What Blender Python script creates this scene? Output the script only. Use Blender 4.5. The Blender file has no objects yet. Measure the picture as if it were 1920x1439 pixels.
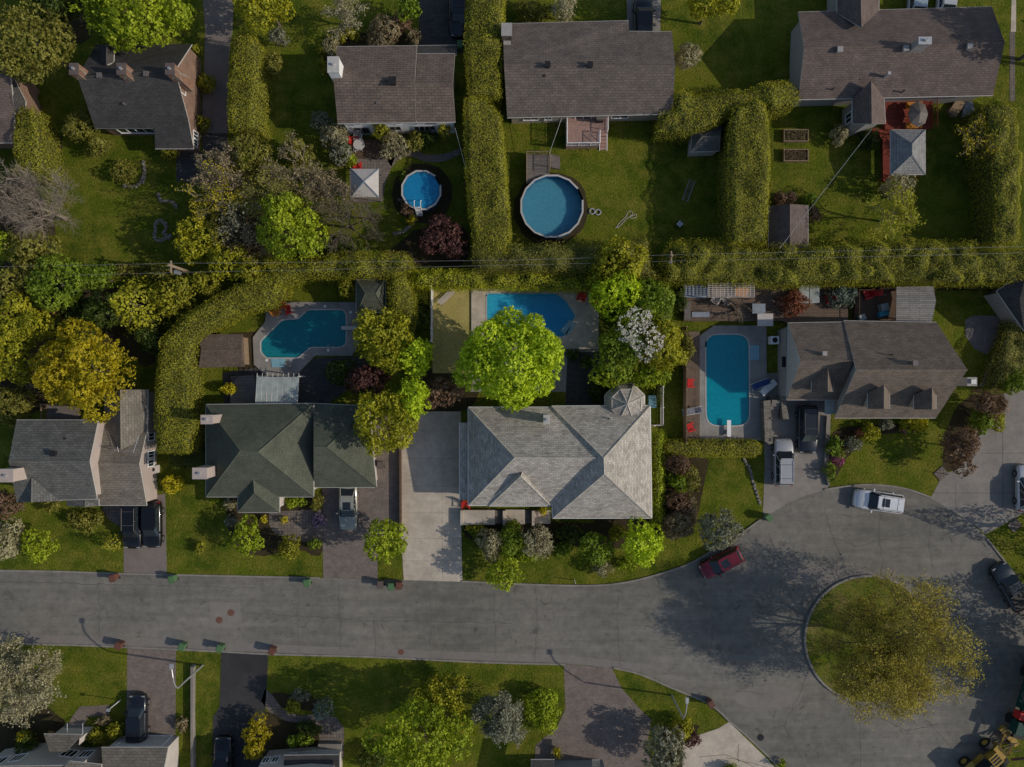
import bpy, math, random
import numpy as np
from mathutils import Vector
C = bpy.context.scene.collection
S, H, CX, CY = 0.052, 75.0, 960.0, 719.5          # metres per photo pixel at ground, camera height
SUN_EL, SUN_AZ = 31.0, -8.5                         # degrees; azimuth measured from +X (east), to the south

# ------------------------------------------------------------------ camera, world, sun
cam = bpy.data.objects.new('camera', bpy.data.cameras.new('camera')); C.objects.link(cam)
cam.location = (0, 0, H); cam.rotation_euler = (0, 0, 0)
cam.data.sensor_width = 36; cam.data.lens = 36 * H / (1920 * S); cam.data.clip_end = 2000
bpy.context.scene.camera = cam
w = bpy.data.worlds.new('World'); bpy.context.scene.world = w; w.use_nodes = True
nt = w.node_tree; bg = nt.nodes['Background']
sky = nt.nodes.new('ShaderNodeTexSky'); sky.sky_type = 'NISHITA'; sky.sun_disc = False
sky.sun_elevation = math.radians(SUN_EL); sky.sun_rotation = math.radians(90 - SUN_AZ)
nt.links.new(sky.outputs[0], bg.inputs[0]); bg.inputs[1].default_value = 0.125
sl = bpy.data.lights.new('sun', 'SUN'); sl.energy = 3.2; sl.angle = math.radians(0.5); sl.color = (1, .9, .76)
sun = bpy.data.objects.new('sun', sl); C.objects.link(sun)
e_, a_ = math.radians(SUN_EL), math.radians(SUN_AZ)
sd = Vector((math.cos(e_) * math.cos(a_), math.cos(e_) * math.sin(a_), math.sin(e_)))
sun.rotation_euler = sd.to_track_quat('Z', 'Y').to_euler(); sun.location = sd * 100
vs = bpy.context.scene.view_settings
vs.view_transform = 'Standard'; vs.look = 'None'; vs.gamma = 1; vs.exposure = -0.34
bpy.context.scene.cycles.max_bounces = 6
bpy.context.scene.cycles.transparent_max_bounces = 4

# ------------------------------------------------------------------ helpers
def P(px, py, z=0.0):
    k = S * (H - z) / H
    return Vector(((px - CX) * k, (CY - py) * k, z))
def P2(pts, z=0.0): return [P(x, y, z) for x, y in pts]
OFF = {}
NAMES = {}
def tag(o, label=None, cat=None, group=None, kind=None):
    if label: o['label'] = label
    if cat: o['category'] = cat
    if group: o['group'] = group
    if kind: o['kind'] = kind
    return o
def thing(name, label, cat, loc=(0, 0, 0), group=None):
    o = bpy.data.objects.new(name, None); o.empty_display_size = .3; C.objects.link(o)
    o.location = loc; OFF[o.name] = Vector(loc)
    return tag(o, label, cat, group)
def link_mesh(name, V, F, mats, parent=None, mi=None, uv=None, smooth=False, origin=None, attr=None):
    me = bpy.data.meshes.new(name)
    V = np.asarray([tuple(v) for v in V] if not isinstance(V, np.ndarray) else V, dtype=np.float32).reshape(-1, 3)
    off = np.zeros(3, dtype=np.float32)
    if parent is not None: off = np.array(OFF.get(parent.name, (0, 0, 0)), dtype=np.float32)
    elif origin is not None: off = np.array(origin, dtype=np.float32)
    V = V - off
    if isinstance(F, np.ndarray):
        n, k = F.shape
        me.vertices.add(len(V)); me.vertices.foreach_set('co', V.ravel())
        me.loops.add(n * k); me.loops.foreach_set('vertex_index', F.ravel().astype(np.int32))
        me.polygons.add(n); me.polygons.foreach_set('loop_start', np.arange(0, n * k, k, dtype=np.int32))
        me.polygons.foreach_set('loop_total', np.full(n, k, dtype=np.int32))
        me.update(calc_edges=True)
    else:
        me.from_pydata([tuple(map(float, v)) for v in V], [], [list(f) for f in F]); me.update()
    for m in (mats if isinstance(mats, (list, tuple)) else [mats]): me.materials.append(m)
    if mi is not None: me.polygons.foreach_set('material_index', np.asarray(mi, dtype=np.int32))
    if uv is not None:
        l = me.uv_layers.new(name='UVMap'); l.data.foreach_set('uv', np.asarray(uv, dtype=np.float32).ravel())
    if attr is not None:
        a = me.attributes.new('c', 'FLOAT', 'FACE'); a.data.foreach_set('value', np.asarray(attr, dtype=np.float32))
    if smooth: me.polygons.foreach_set('use_smooth', np.ones(len(me.polygons), dtype=bool))
    o = bpy.data.objects.new(name, me); C.objects.link(o)
    if parent is not None:
        o.parent = parent; OFF[o.name] = Vector(off)
    else:
        o.location = off; OFF[o.name] = Vector(off)
    return o
class MB:
    def __init__(s): s.v = []; s.f = []; s.m = []
    def add(s, V, F, m=0):
        b = len(s.v); s.v += [tuple(x) for x in V]; s.f += [[b + i for i in f] for f in F]; s.m += [m] * len(F); return s
    def prism(s, poly, z0, z1, m=0, top=None):
        n = len(poly); xy = [(p[0], p[1]) for p in poly]
        ar = sum(xy[i][0] * xy[(i + 1) % n][1] - xy[(i + 1) % n][0] * xy[i][1] for i in range(n))
        if ar < 0: xy = xy[::-1]
        V = [(x, y, z0) for x, y in xy] + [(x, y, z1) for x, y in xy]
        F = [list(range(n - 1, -1, -1))] + [[i, (i + 1) % n, n + (i + 1) % n, n + i] for i in range(n)]
        s.add(V, F, m); s.add(V, [list(range(n, 2 * n))], m if top is None else top); return s
    def box(s, cx, cy, z0, z1, wx, wy, rot=0, m=0, taper=1.0):
        c, q = math.cos(rot), math.sin(rot); V = []
        for z, t in ((z0, taper if taper < 1 and False else 1.0), (z1, 1.0)):
            k = taper if z == z0 else 1.0
            for a, b in ((-1, -1), (1, -1), (1, 1), (-1, 1)):
                x, y = a * wx / 2 * k, b * wy / 2 * k; V.append((cx + x * c - y * q, cy + x * q + y * c, z))
        s.add(V, [(3, 2, 1, 0), (4, 5, 6, 7), (0, 1, 5, 4), (1, 2, 6, 5), (2, 3, 7, 6), (3, 0, 4, 7)], m); return s
    def bar(s, a, b, r, n=4, r2=None, m=0):
        a, b = Vector(a), Vector(b); d = b - a
        if d.length < 1e-6: return s
        d.normalize(); u = d.orthogonal().normalized(); v = d.cross(u); r2 = r if r2 is None else r2
        V = []
        for p, rr in ((a, r), (b, r2)):
            for i in range(n):
                t = 2 * math.pi * (i + .5) / n; V.append(p + (u * math.cos(t) + v * math.sin(t)) * rr)
        s.add(V, [(i, (i + 1) % n, n + (i + 1) % n, n + i) for i in range(n)] + [list(range(n - 1, -1, -1)), list(range(n, 2 * n))], m); return s
    def tube(s, pts, r, n=6, m=0):
        for i in range(len(pts) - 1): s.bar(pts[i], pts[i + 1], r, n, m=m)
        return s
    def cyl(s, c, r, z0, z1, n=20, m=0, r1=None, top=None):
        r1 = r if r1 is None else r1
        V = [(c[0] + r * math.cos(2 * math.pi * i / n), c[1] + r * math.sin(2 * math.pi * i / n), z0) for i in range(n)] + \
            [(c[0] + r1 * math.cos(2 * math.pi * i / n), c[1] + r1 * math.sin(2 * math.pi * i / n), z1) for i in range(n)]
        s.add(V, [(i, (i + 1) % n, n + (i + 1) % n, n + i) for i in range(n)] + [list(range(n - 1, -1, -1))], m)
        s.add(V, [list(range(n, 2 * n))], m if top is None else top); return s
    def build(s, name, mats, parent=None, smooth=False, **k):
        return link_mesh(name, s.v, s.f, mats, parent, mi=s.m, smooth=smooth, **k)
def clean(poly):
    out = []
    for p in poly:
        if not out or (Vector(p[:2]) - Vector(out[-1][:2])).length > 1e-4: out.append(p)
    return out

# ------------------------------------------------------------------ materials
def srgb(*c): return tuple(((x / 255) / 12.92 if x / 255 <= .04045 else ((x / 255 + .055) / 1.055) ** 2.4) for x in c)
def newmat(name, rough=.8, metal=0.0, spec=.3):
    m = bpy.data.materials.new(name); m.use_nodes = True
    b = m.node_tree.nodes['Principled BSDF']
    b.inputs['Roughness'].default_value = rough; b.inputs['Metallic'].default_value = metal
    b.inputs['Specular IOR Level'].default_value = spec
    return m, m.node_tree, b
def ramp(nt, fac, stops):
    r = nt.nodes.new('ShaderNodeValToRGB'); e = r.color_ramp.elements
    while len(e) < len(stops): e.new(.5)
    for k, (p, c) in enumerate(stops): e[k].position = p; e[k].color = (*c, 1)
    nt.links.new(fac, r.inputs[0]); return r.outputs[0]
def noise(nt, vec, scale, detail=4, rough=.6, dist=0):
    n = nt.nodes.new('ShaderNodeTexNoise'); n.inputs['Scale'].default_value = scale
    n.inputs['Detail'].default_value = detail; n.inputs['Roughness'].default_value = rough; n.inputs['Distortion'].default_value = dist
    nt.links.new(vec, n.inputs['Vector']); return n.outputs[0]
def mixc(nt, fac, a, b, mode='MIX'):
    m = nt.nodes.new('ShaderNodeMix'); m.data_type = 'RGBA'; m.blend_type = mode
    for i, x in ((0, fac), (6, a), (7, b)):
        if isinstance(x, (int, float)): m.inputs[i].default_value = x
        elif isinstance(x, tuple): m.inputs[i].default_value = (*x, 1)
        else: nt.links.new(x, m.inputs[i])
    return m.outputs[2]
def geo(nt): return nt.nodes.new('ShaderNodeNewGeometry').outputs['Position']
def objc(nt): return nt.nodes.new('ShaderNodeTexCoord').outputs['Object']
def bump(nt, b, h, st=.5, d=.05):
    n = nt.nodes.new('ShaderNodeBump'); n.inputs['Strength'].default_value = st; n.inputs['Distance'].default_value = d
    nt.links.new(h, n.inputs['Height']); nt.links.new(n.outputs[0], b.inputs['Normal'])
def dim(c, k): return tuple(x * k for x in c)
def m_plain(name, col, rough=.7, metal=0, var=.25, scale=3, spec=.3):
    m, nt, b = newmat(name, rough, metal, spec)
    n = noise(nt, objc(nt), scale, 5)
    nt.links.new(ramp(nt, n, [(.3, dim(col, 1 - var)), (.7, dim(col, 1 + var * .5))]), b.inputs['Base Color']); return m
def m_ground(name, c0, c1, c2, s1=.25, s2=1.6, s3=14, bst=.6, bd=.08, speck=None):  # large tone, patches, blades
    m, nt, b = newmat(name, .95, spec=.1); g = geo(nt)
    base = ramp(nt, noise(nt, g, s1, 6, .65), [(.38, c0), (.62, c1)])
    base = mixc(nt, ramp(nt, noise(nt, g, s2, 6, .7), [(.42, (0, 0, 0)), (.68, (1, 1, 1))]), base, c2)
    f = noise(nt, g, s3, 3, .8)
    base = mixc(nt, 1.0, base, ramp(nt, f, [(.25, (.45, .45, .45)), (.55, (1, 1, 1)), (.8, (1.5, 1.5, 1.5))]), 'MULTIPLY')
    if speck: base = mixc(nt, ramp(nt, noise(nt, g, .9, 8, .8), [(.60, (0, 0, 0)), (.80, (.8, .8, .8))]), base, speck)
    nt.links.new(base, b.inputs['Base Color']); bump(nt, b, f, bst, bd); return m
def m_brick(name, c1, c2, mortar, bw, bh, ms=.02, rough=.85, off=.5, bst=.4, uvm=False, wear=.35, rot=0, noisy=1):
    m, nt, b = newmat(name, rough, spec=.2)
    vec = nt.nodes.new('ShaderNodeUVMap').outputs[0] if uvm else geo(nt)
    if rot:
        mp = nt.nodes.new('ShaderNodeMapping'); mp.inputs['Rotation'].default_value = (0, 0, rot); nt.links.new(vec, mp.inputs[0]); vec = mp.outputs[0]
    t = nt.nodes.new('ShaderNodeTexBrick'); t.inputs['Scale'].default_value = 1; t.offset = off
    t.inputs['Color1'].default_value = (*c1, 1); t.inputs['Color2'].default_value = (*c2, 1); t.inputs['Mortar'].default_value = (*mortar, 1)
    t.inputs['Brick Width'].default_value = bw; t.inputs['Row Height'].default_value = bh; t.inputs['Mortar Size'].default_value = ms
    t.inputs['Mortar Smooth'].default_value = .3
    nt.links.new(vec, t.inputs['Vector'])
    g = geo(nt); n = noise(nt, g, .9, 8, .75)
    col = mixc(nt, 1.0, t.outputs[0], ramp(nt, n, [(.3, (1 - wear,) * 3), (.7, (1 + wear * .4,) * 3)]), 'MULTIPLY')
    f = noise(nt, g, 9, 3, .8)
    col = mixc(nt, noisy * 1.0, col, ramp(nt, f, [(.3, (.72,) * 3), (.7, (1.25,) * 3)]), 'MULTIPLY')
    nt.links.new(col, b.inputs['Base Color'])
    bump(nt, b, t.outputs['Fac'], -bst if False else bst, -.015); return m
def m_leaf(name, dark, light, trans=.28, rough=.55):
    m, nt, b = newmat(name, rough, spec=.25)
    at = nt.nodes.new('ShaderNodeAttribute'); at.attribute_name = 'c'
    mid = tuple((x + y) / 2 for x, y in zip(dark, light))
    col = ramp(nt, at.outputs['Fac'], [(0, dark), (.5, mid), (1, light)])
    nt.links.new(col, b.inputs['Base Color'])
    tr = nt.nodes.new('ShaderNodeBsdfTranslucent'); nt.links.new(mixc(nt, 1.0, col, (1.0, .95, .5), 'MULTIPLY'), tr.inputs[0])
    mx = nt.nodes.new('ShaderNodeMixShader'); mx.inputs[0].default_value = trans
    nt.links.new(b.outputs[0], mx.inputs[1]); nt.links.new(tr.outputs[0], mx.inputs[2])
    nt.links.new(mx.outputs[0], nt.nodes['Material Output'].inputs[0]); return m
def m_water(name, deep, light, ctr=(0, 0), rad=6.0, rough=.08):
    m, nt, b = newmat(name, rough, spec=.35); g = geo(nt)
    d = nt.nodes.new('ShaderNodeVectorMath'); d.operation = 'DISTANCE'; nt.links.new(g, d.inputs[0]); d.inputs[1].default_value = (*ctr, 0)
    q = nt.nodes.new('ShaderNodeMath'); q.operation = 'DIVIDE'; nt.links.new(d.outputs['Value'], q.inputs[0]); q.inputs[1].default_value = rad
    base = ramp(nt, q.outputs[0], [(0, deep), (1, light)])
    nz = noise(nt, g, 5, 3, .6)
    base = mixc(nt, 1.0, base, ramp(nt, nz, [(.3, (.86,) * 3), (.7, (1.12,) * 3)]), 'MULTIPLY')
    nt.links.new(base, b.inputs['Base Color']); bump(nt, b, noise(nt, g, 3.5, 3), .12, .02)
    b.inputs['Subsurface Weight'].default_value = .75; b.inputs['Subsurface Radius'].default_value = (.6, 1, 1); b.inputs['Subsurface Scale'].default_value = 1.6; return m
M = {}
M['lawn'] = m_ground('lawn', (.06, .095, .008), (.13, .162, .012), (.205, .195, .028), .16, .55, 5, .9, .18, (.15, .13, .05))
M['dry_lawn'] = m_ground('dry_lawn', (.44, .36, .12), (.54, .45, .18), (.36, .32, .10), .3, 1.2, 10)  # dry grass tone, raised with some of the lot's extra light
M['soil'] = m_ground('soil', (.05, .035, .022), (.09, .065, .04), (.06, .06, .02), .4, 2.5, 16, .9, .12)
M['meadow'] = m_ground('meadow', (.13, .15, .012), (.22, .18, .06), (.09, .14, .012), .35, 1.2, 9)
def m_pave(name, a, bcol, cr=.5, sc=.12, fine=.12, streak=False):
    m, nt, b = newmat(name, .9, spec=.15); g = geo(nt)
    base = ramp(nt, noise(nt, g, sc, 7, .6, .4), [(.36, a), (.66, bcol)])
    if streak:
        mp = nt.nodes.new('ShaderNodeMapping'); mp.inputs['Scale'].default_value = (.09, 1.3, 1); nt.links.new(g, mp.inputs[0])
        base = mixc(nt, 1.0, base, ramp(nt, noise(nt, mp.outputs[0], 1, 6, .7), [(.32, (.80, .80, .81)), (.68, (1.1, 1.09, 1.07))]), 'MULTIPLY')
        base = mixc(nt, 1.0, base, ramp(nt, noise(nt, g, .8, 2, .5, 1.5), [(.27, (.72, .71, .70)), (.36, (1, 1, 1))]), 'MULTIPLY')
    base = mixc(nt, 1.0, base, ramp(nt, noise(nt, g, 1.1, 6, .7), [(.3, (1 - cr * .3,) * 3), (.7, (1 + cr * .15,) * 3)]), 'MULTIPLY')
    base = mixc(nt, 1.0, base, ramp(nt, noise(nt, g, 22, 2, .8), [(.3, (1 - fine,) * 3), (.7, (1 + fine,) * 3)]), 'MULTIPLY')
    nt.links.new(base, b.inputs['Base Color']); bump(nt, b, noise(nt, g, 22, 2), .25, .02); return m
M['road'] = m_pave('road', (.172, .165, .145), (.235, .222, .196), .9, .09, .16, True)
M['road_patch'] = m_pave('road_patch', (.21, .19, .175), (.235, .215, .195))
M['crack'] = m_pave('crack', (.085, .083, .078), (.12, .115, .105))
M['concrete'] = m_pave('concrete', (.46, .40, .325), (.60, .52, .43), .8, .35)  # pale concrete, lifted further: extra light of the central lot in the colour
M['concrete_grey'] = m_pave('concrete_grey', (.23, .21, .19), (.29, .265, .235), .7, .2)
M['pool_deck'] = m_pave('pool_deck', (.26, .25, .235), (.33, .31, .28), .7, .3)
M['asphalt'] = m_pave('asphalt', (.04, .04, .043), (.06, .058, .06), .6, .2)
M['drive_plain'] = m_pave('drive_plain', (.19, .16, .145), (.24, .205, .185), .6, .25)
M['kerb'] = m_pave('kerb', (.24, .22, .2), (.30, .28, .25), .9, 1)
M['paver'] = m_brick('paver', (.25, .205, .18), (.20, .165, .145), (.13, .105, .09), .26, .13, .01)
M['paver_dark'] = m_brick('paver_dark', (.10, .095, .09), (.075, .07, .07), (.04, .04, .04), .4, .2, .02)
M['paver_grey'] = m_brick('paver_grey', (.24, .20, .17), (.18, .15, .135), (.10, .09, .08), .3, .3, .02, off=0)
M['stone'] = m_brick('stone', (.3, .27, .22), (.2, .18, .15), (.12, .1, .09), .35, .16, .015, uvm=False)
def shingle(n, a, b_, mo, bw=.5, bh=.2, **k): M[n] = m_brick(n, a, b_, mo, bw, bh, .022, uvm=True, **k)
shingle('sh_charcoal', (.085, .08, .078), (.065, .062, .062), (.045, .043, .043))
shingle('sh_brown', (.20, .155, .128), (.155, .12, .10), (.075, .055, .045), .6, .24)
shingle('sh_taupe', (.18, .15, .132), (.14, .118, .105), (.095, .08, .07), .5, .24)
shingle('sh_tan', (.225, .18, .145), (.17, .135, .11), (.12, .10, .08), .45, .2)
shingle('sh_mauve', (.18, .14, .122), (.145, .112, .10), (.105, .08, .07), .5, .2)
shingle('sh_grey', (.165, .165, .152), (.12, .12, .112), (.075, .075, .07), .5, .24)
shingle('sh_green', (.115, .125, .092), (.098, .107, .08), (.08, .088, .066), .5, .16)
shingle('sh_light', (.58, .535, .47), (.37, .34, .30), (.29, .265, .235), .42, .2)  # light grey shingle, brightened to carry the lot's extra light in its colour
shingle('sh_warm', (.25, .22, .18), (.19, .17, .14), (.13, .115, .095), .5, .24)
shingle('brick_wall', (.30, .17, .115), (.21, .12, .085), (.30, .26, .22), .5, .22)
shingle('metal_tile', (.34, .34, .33), (.28, .28, .28), (.17, .17, .17), .28, .28)
shingle('thatch', (.22, .165, .125), (.15, .115, .09), (.09, .07, .055), .18, .12)
M['corrugated'] = m_brick('corrugated', (.33, .31, .28), (.22, .21, .2), (.12, .12, .12), 3.2, .18, .03, off=.3)
M['planks'] = m_brick('planks', (.20, .145, .105), (.165, .12, .09), (.05, .035, .03), 3.5, .15, .012, off=.37)
M['planks_v'] = m_brick('planks_v', (.20, .145, .105), (.165, .12, .09), (.05, .035, .03), 3.5, .15, .012, off=.37, rot=math.pi / 2)
M['planks_red'] = m_brick('planks_red', (.28, .065, .04), (.23, .05, .035), (.07, .015, .012), 3.5, .15, .012, off=.37)
M['planks_pink'] = m_brick('planks_pink', (.42, .27, .23), (.38, .25, .21), (.2, .13, .11), 3.5, .15, .008, off=.37)
M['planks_grey'] = m_brick('planks_grey', (.22, .19, .17), (.18, .16, .14), (.07, .06, .055), 3.5, .15, .012, off=.37)
M['white'] = m_plain('white', (.82, .82, .81), .5, var=.08); M['fascia'] = m_plain('fascia', (.48, .46, .43), .5, var=.15)
M['offwhite'] = m_plain('offwhite', (.55, .50, .46), .7, var=.12, scale=1); M['pinkwall'] = m_plain('pinkwall', (.44, .37, .33), .8, var=.1, scale=1)
M['stucco'] = m_plain('stucco', (.34, .32, .30), .85, var=.12, scale=2); M['greywall'] = m_plain('greywall', (.28, .29, .30), .8, var=.12)
M['cream'] = m_plain('cream', (.42, .35, .28), .8, var=.15); M['dark'] = m_plain('dark', (.02, .02, .022), .5)
M['wood'] = m_plain('wood', (.28, .20, .13), .8); M['wood_dark'] = m_plain('wood_dark', (.12, .075, .05), .8); M['redwood'] = m_plain('redwood', (.38, .09, .05), .7)
M['metal'] = m_plain('metal', (.42, .43, .44), .4, .6); M['vent'] = m_plain('vent', (.16, .14, .13), .6, .1); M['galv'] = m_plain('galv', (.5, .5, .5), .45, .5)
M['bark'] = m_plain('bark', (.16, .13, .10), .9, scale=6); M['bark_pale'] = m_plain('bark_pale', (.30, .25, .20), .9, scale=6); M['pole'] = m_plain('pole', (.33, .25, .18), .9, scale=5)
M['glass'] = m_plain('glass', (.02, .028, .035), .08, spec=.6, var=.1); M['fabric'] = m_plain('fabric', (.50, .47, .44), .8, var=.1)
M['panel'] = m_plain('panel', (.36, .40, .38), .35, var=.3, scale=1.2); M['cover'] = m_plain('cover', (.25, .28, .33), .6)
M['red'] = m_plain('red', (.55, .03, .025), .5, var=.1); M['orange'] = m_plain('orange', (.55, .22, .03), .6, var=.1); M['blue'] = m_plain('blue', (.02, .06, .22), .6)
M['cyan'] = m_plain('cyan', (.06, .3, .42), .6); M['rubber'] = m_plain('rubber', (.02, .02, .02), .8); M['rust'] = m_plain('rust', (.17, .085, .06), .8)
M['bin_green'] = m_plain('bin_green', (.09, .18, .08), .5, var=.1); M['bin_brown'] = m_plain('bin_brown', (.15, .065, .045), .5, var=.1); M['bin_grey'] = m_plain('bin_grey', (.13, .10, .09), .5, var=.1)
M['liner'] = m_plain('liner', (.015, .11, .26), .4, var=.1); M['step'] = m_plain('step', (.22, .42, .5), .3, var=.1)
M['yellow'] = m_plain('yellow', (.42, .27, .05), .55, var=.35, scale=4); M['truck_green'] = m_plain('truck_green', (.012, .06, .045), .5)
M['rock'] = m_plain('rock', (.26, .235, .20), .9, scale=5, var=.4); M['gravel'] = m_ground('gravel', (.22, .19, .18), (.30, .27, .27), (.18, .16, .15), .8, 4, 18, .9, .1)
LEAF = {
 'lime': ((.20, .27, .014), (.46, .55, .03)), 'lime_lit': ((.30, .43, .015), (.68, .82, .04)), 'green': ((.10, .17, .014), (.29, .38, .03)),  # brighter lime copy: a light leaf plus the central lot's extra light
 'thuja': ((.135, .145, .014), (.45, .43, .035)), 'thuja_lit': ((.27, .29, .015), (.66, .68, .04)), 'olive': ((.13, .135, .025), (.35, .33, .06)),  # brighter thuja copy has the hedge's extra light put into its colour
 'dark': ((.045, .075, .014), (.13, .17, .025)), 'gold': ((.28, .23, .008), (.56, .47, .02)), 'ygreen': ((.20, .215, .014), (.51, .49, .03)),
 'ochre': ((.26, .22, .03), (.56, .48, .06)),
 'purple': ((.06, .026, .026), (.19, .085, .07)), 'copper': ((.13, .085, .055), (.32, .20, .13)), 'pale': ((.24, .22, .12), (.52, .48, .29)),
 'silver': ((.15, .16, .11), (.38, .38, .27)), 'tan': ((.20, .16, .09), (.42, .34, .20)), 'white': ((.65, .61, .57), (.86, .84, .82)),
 'yellow': ((.38, .34, .015), (.74, .64, .03)), 'pink': ((.34, .10, .18), (.6, .2, .34)), 'lilac': ((.22, .16, .26), (.48, .36, .52)),
 'blue': ((.10, .14, .12), (.25, .31, .26)), 'rusty': ((.2, .07, .04), (.42, .17, .09))}
KL = {}
for k, (a, b_) in LEAF.items(): q = KL.get(k, 1.0); M['L_' + k] = m_leaf('leaf_' + k, dim(a, q), tuple(min(.85, x * q) for x in b_))
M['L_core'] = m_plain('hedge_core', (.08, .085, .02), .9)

# ------------------------------------------------------------------ foliage
def leaf_mesh(name, pos, nrm, size, mat, parent, rng, cval, asp=.62, origin=None):
    n = len(pos)
    d = nrm + rng.normal(0, .45, (n, 3)); d /= np.linalg.norm(d, axis=1)[:, None] + 1e-9
    r = rng.normal(0, 1, (n, 3)); u = np.cross(d, r); u /= np.linalg.norm(u, axis=1)[:, None] + 1e-9
    v = np.cross(d, u); s = (size * rng.uniform(.7, 1.3, n))[:, None]
    V = np.empty((n, 4, 3), dtype=np.float32)
    V[:, 0] = pos - u * s; V[:, 1] = pos + v * s * asp; V[:, 2] = pos + u * s; V[:, 3] = pos - v * s * asp
    F = np.arange(n * 4, dtype=np.int32).reshape(n, 4)
    return link_mesh(name, V.reshape(-1, 3), F, mat, parent, attr=cval, origin=origin)
def sph(rng, n, up=-1.0):
    z = rng.uniform(up, 1, n); t = rng.uniform(0, 2 * math.pi, n); q = np.sqrt(1 - z * z)
    return np.stack([q * np.cos(t), q * np.sin(t), z], 1)
def crown_pts(rng, c, R, leaf, dens=1.0, lobe=.42, shape='round', vol=.2):
    c = np.array(c, float); R = np.array(R, float); Rm = float(np.prod(R) ** (1 / 3))
    if shape == 'cone':
        n = int(dens * 16 * R[0] * R[2] * 2 / leaf ** .8 * .9)
        f = 1 - np.sqrt(rng.uniform(0, 1, n)); f = f ** .9; t = rng.uniform(0, 2 * math.pi, n)
        nb = 11; rr = (1 - f) * (1 + .16 * np.cos(nb * t + 9 * np.floor(f * 7))) * rng.uniform(.75, 1.05, n)
        pos = np.stack([c[0] + R[0] * rr * np.cos(t), c[1] + R[1] * rr * np.sin(t), c[2] - R[2] + 2 * R[2] * f + rng.normal(0, .08, n)], 1)
        nr = np.stack([np.cos(t) * .6, np.sin(t) * .6, np.full(n, .8)], 1)
        return pos, nr, np.clip(rng.uniform(0, 1, n) * .5 + .5 * (.5 + .5 * np.cos(nb * t + 9 * np.floor(f * 7))), 0, 1)
    nl = int(7 + 5 * Rm ** .8); D = sph(rng, nl, -.55)
    k = rng.uniform(.5, .86, nl)[:, None]; fac = rng.uniform(.55, 1.15, nl)
    Lc = np.vstack([c + D * k * R, [c + rng.normal(0, .08, 3) * R]]); Lr = np.append(Rm * lobe * fac, Rm * .58); tint = rng.normal(0, .16, nl + 1)
    area = 4 * math.pi * Lr ** 2; k_l = 6
    nc = int(dens * area.sum() * .62 / (leaf * leaf * 1.25 * k_l) * 1.15)
    idx = rng.choice(len(Lr), nc, p=area / area.sum()); d = sph(rng, nc, -.75)
    p = Lc[idx] + d * Lr[idx][:, None] * rng.uniform(.86, 1.08, nc)[:, None]
    keep = np.ones(nc, bool)
    for j in range(len(Lr)):
        keep &= ~((np.linalg.norm(p - Lc[j], axis=1) < Lr[j] * .84))
    p, d, tl = p[keep], d[keep], tint[idx][keep]
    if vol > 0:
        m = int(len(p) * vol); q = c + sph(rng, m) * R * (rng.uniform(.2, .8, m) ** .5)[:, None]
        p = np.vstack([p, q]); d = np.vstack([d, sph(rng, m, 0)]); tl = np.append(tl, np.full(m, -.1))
    cu = rng.uniform(0, 1, len(p)); n = len(p)
    pos = np.repeat(p, k_l, 0) + rng.normal(0, leaf * .75, (n * k_l, 3)); nr = np.repeat(d, k_l, 0)
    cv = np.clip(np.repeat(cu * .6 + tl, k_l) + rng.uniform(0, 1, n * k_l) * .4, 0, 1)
    g = pos[:, 2] > .06
    return pos[g], nr[g], cv[g]
def branch_mesh(rng, base, height, R, levels=4, r0=.16, lean=(0, 0), nch=4, up=.6):
    mb_v, mb_f, tips = [], [], []
    def seg(a, b, ra, rb):
        d = b - a; L = np.linalg.norm(d)
        if L < 1e-4: return
        d = d / L; u = np.cross(d, [.3, .9, .2]); u /= np.linalg.norm(u) + 1e-9; v = np.cross(d, u); k = len(mb_v)
        for p, r in ((a, ra), (b, rb)):
            for i in range(3):
                t = 2.0944 * i; mb_v.append(p + (u * math.cos(t) + v * math.sin(t)) * r)
        for i in range(3): mb_f.append((k + i, k + (i + 1) % 3, k + 3 + (i + 1) % 3, k + 3 + i))
    def grow(p, d, L, r, lev):
        q = p + d * L * .5 + rng.normal(0, L * .03, 3); e = q + (d + rng.normal(0, .12, 3)) * L * .5
        seg(p, q, r, r * .8); seg(q, e, r * .8, r * .62)
        if lev == 0: tips.append(e); tips.append(q); return
        for i in range(nch + (lev == levels)):
            t = rng.uniform(.35, 1) if i else 1.0; s = p + (e - p) * t
            h = rng.normal(0, 1, 3); h -= d * np.dot(h, d); h /= np.linalg.norm(h) + 1e-9
            nd = d * .75 + h * rng.uniform(.45, .95); nd[2] += .12 * up; nd /= np.linalg.norm(nd)
            grow(s, nd, L * rng.uniform(.55, .78), r * (.62 if i == 0 else .5), lev - 1)
    b = np.array(base, float); th = height * .22; top = b + [lean[0] * th, lean[1] * th, th]
    seg(b, top, r0 * 1.25, r0)
    n0 = 5
    for i in range(n0):
        t = 2 * math.pi * (i + rng.uniform(0, .6)) / n0; o = rng.uniform(.45, .9)
        d = np.array([math.cos(t) * o + lean[0], math.sin(t) * o + lean[1], up + .35]); d /= np.linalg.norm(d)
        grow(top, d, height * .36, r0 * .62, levels - 1)
    V = np.array(mb_v); F = np.array(mb_f, np.int32)
    # scale spread to R
    dx = V[:, :2] - b[:2]; rad = np.percentile(np.linalg.norm(dx, axis=1), 98); k = R / rad
    V[:, :2] = b[:2] + dx * k; T = np.array(tips); T[:, :2] = b[:2] + (T[:, :2] - b[:2]) * k
    zm = V[:, 2].max(); V[:, 2] = b[2] + (V[:, 2] - b[2]) * height / zm; T[:, 2] = b[2] + (T[:, 2] - b[2]) * height / zm
    return V, F, T
SEED = [11]
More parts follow.
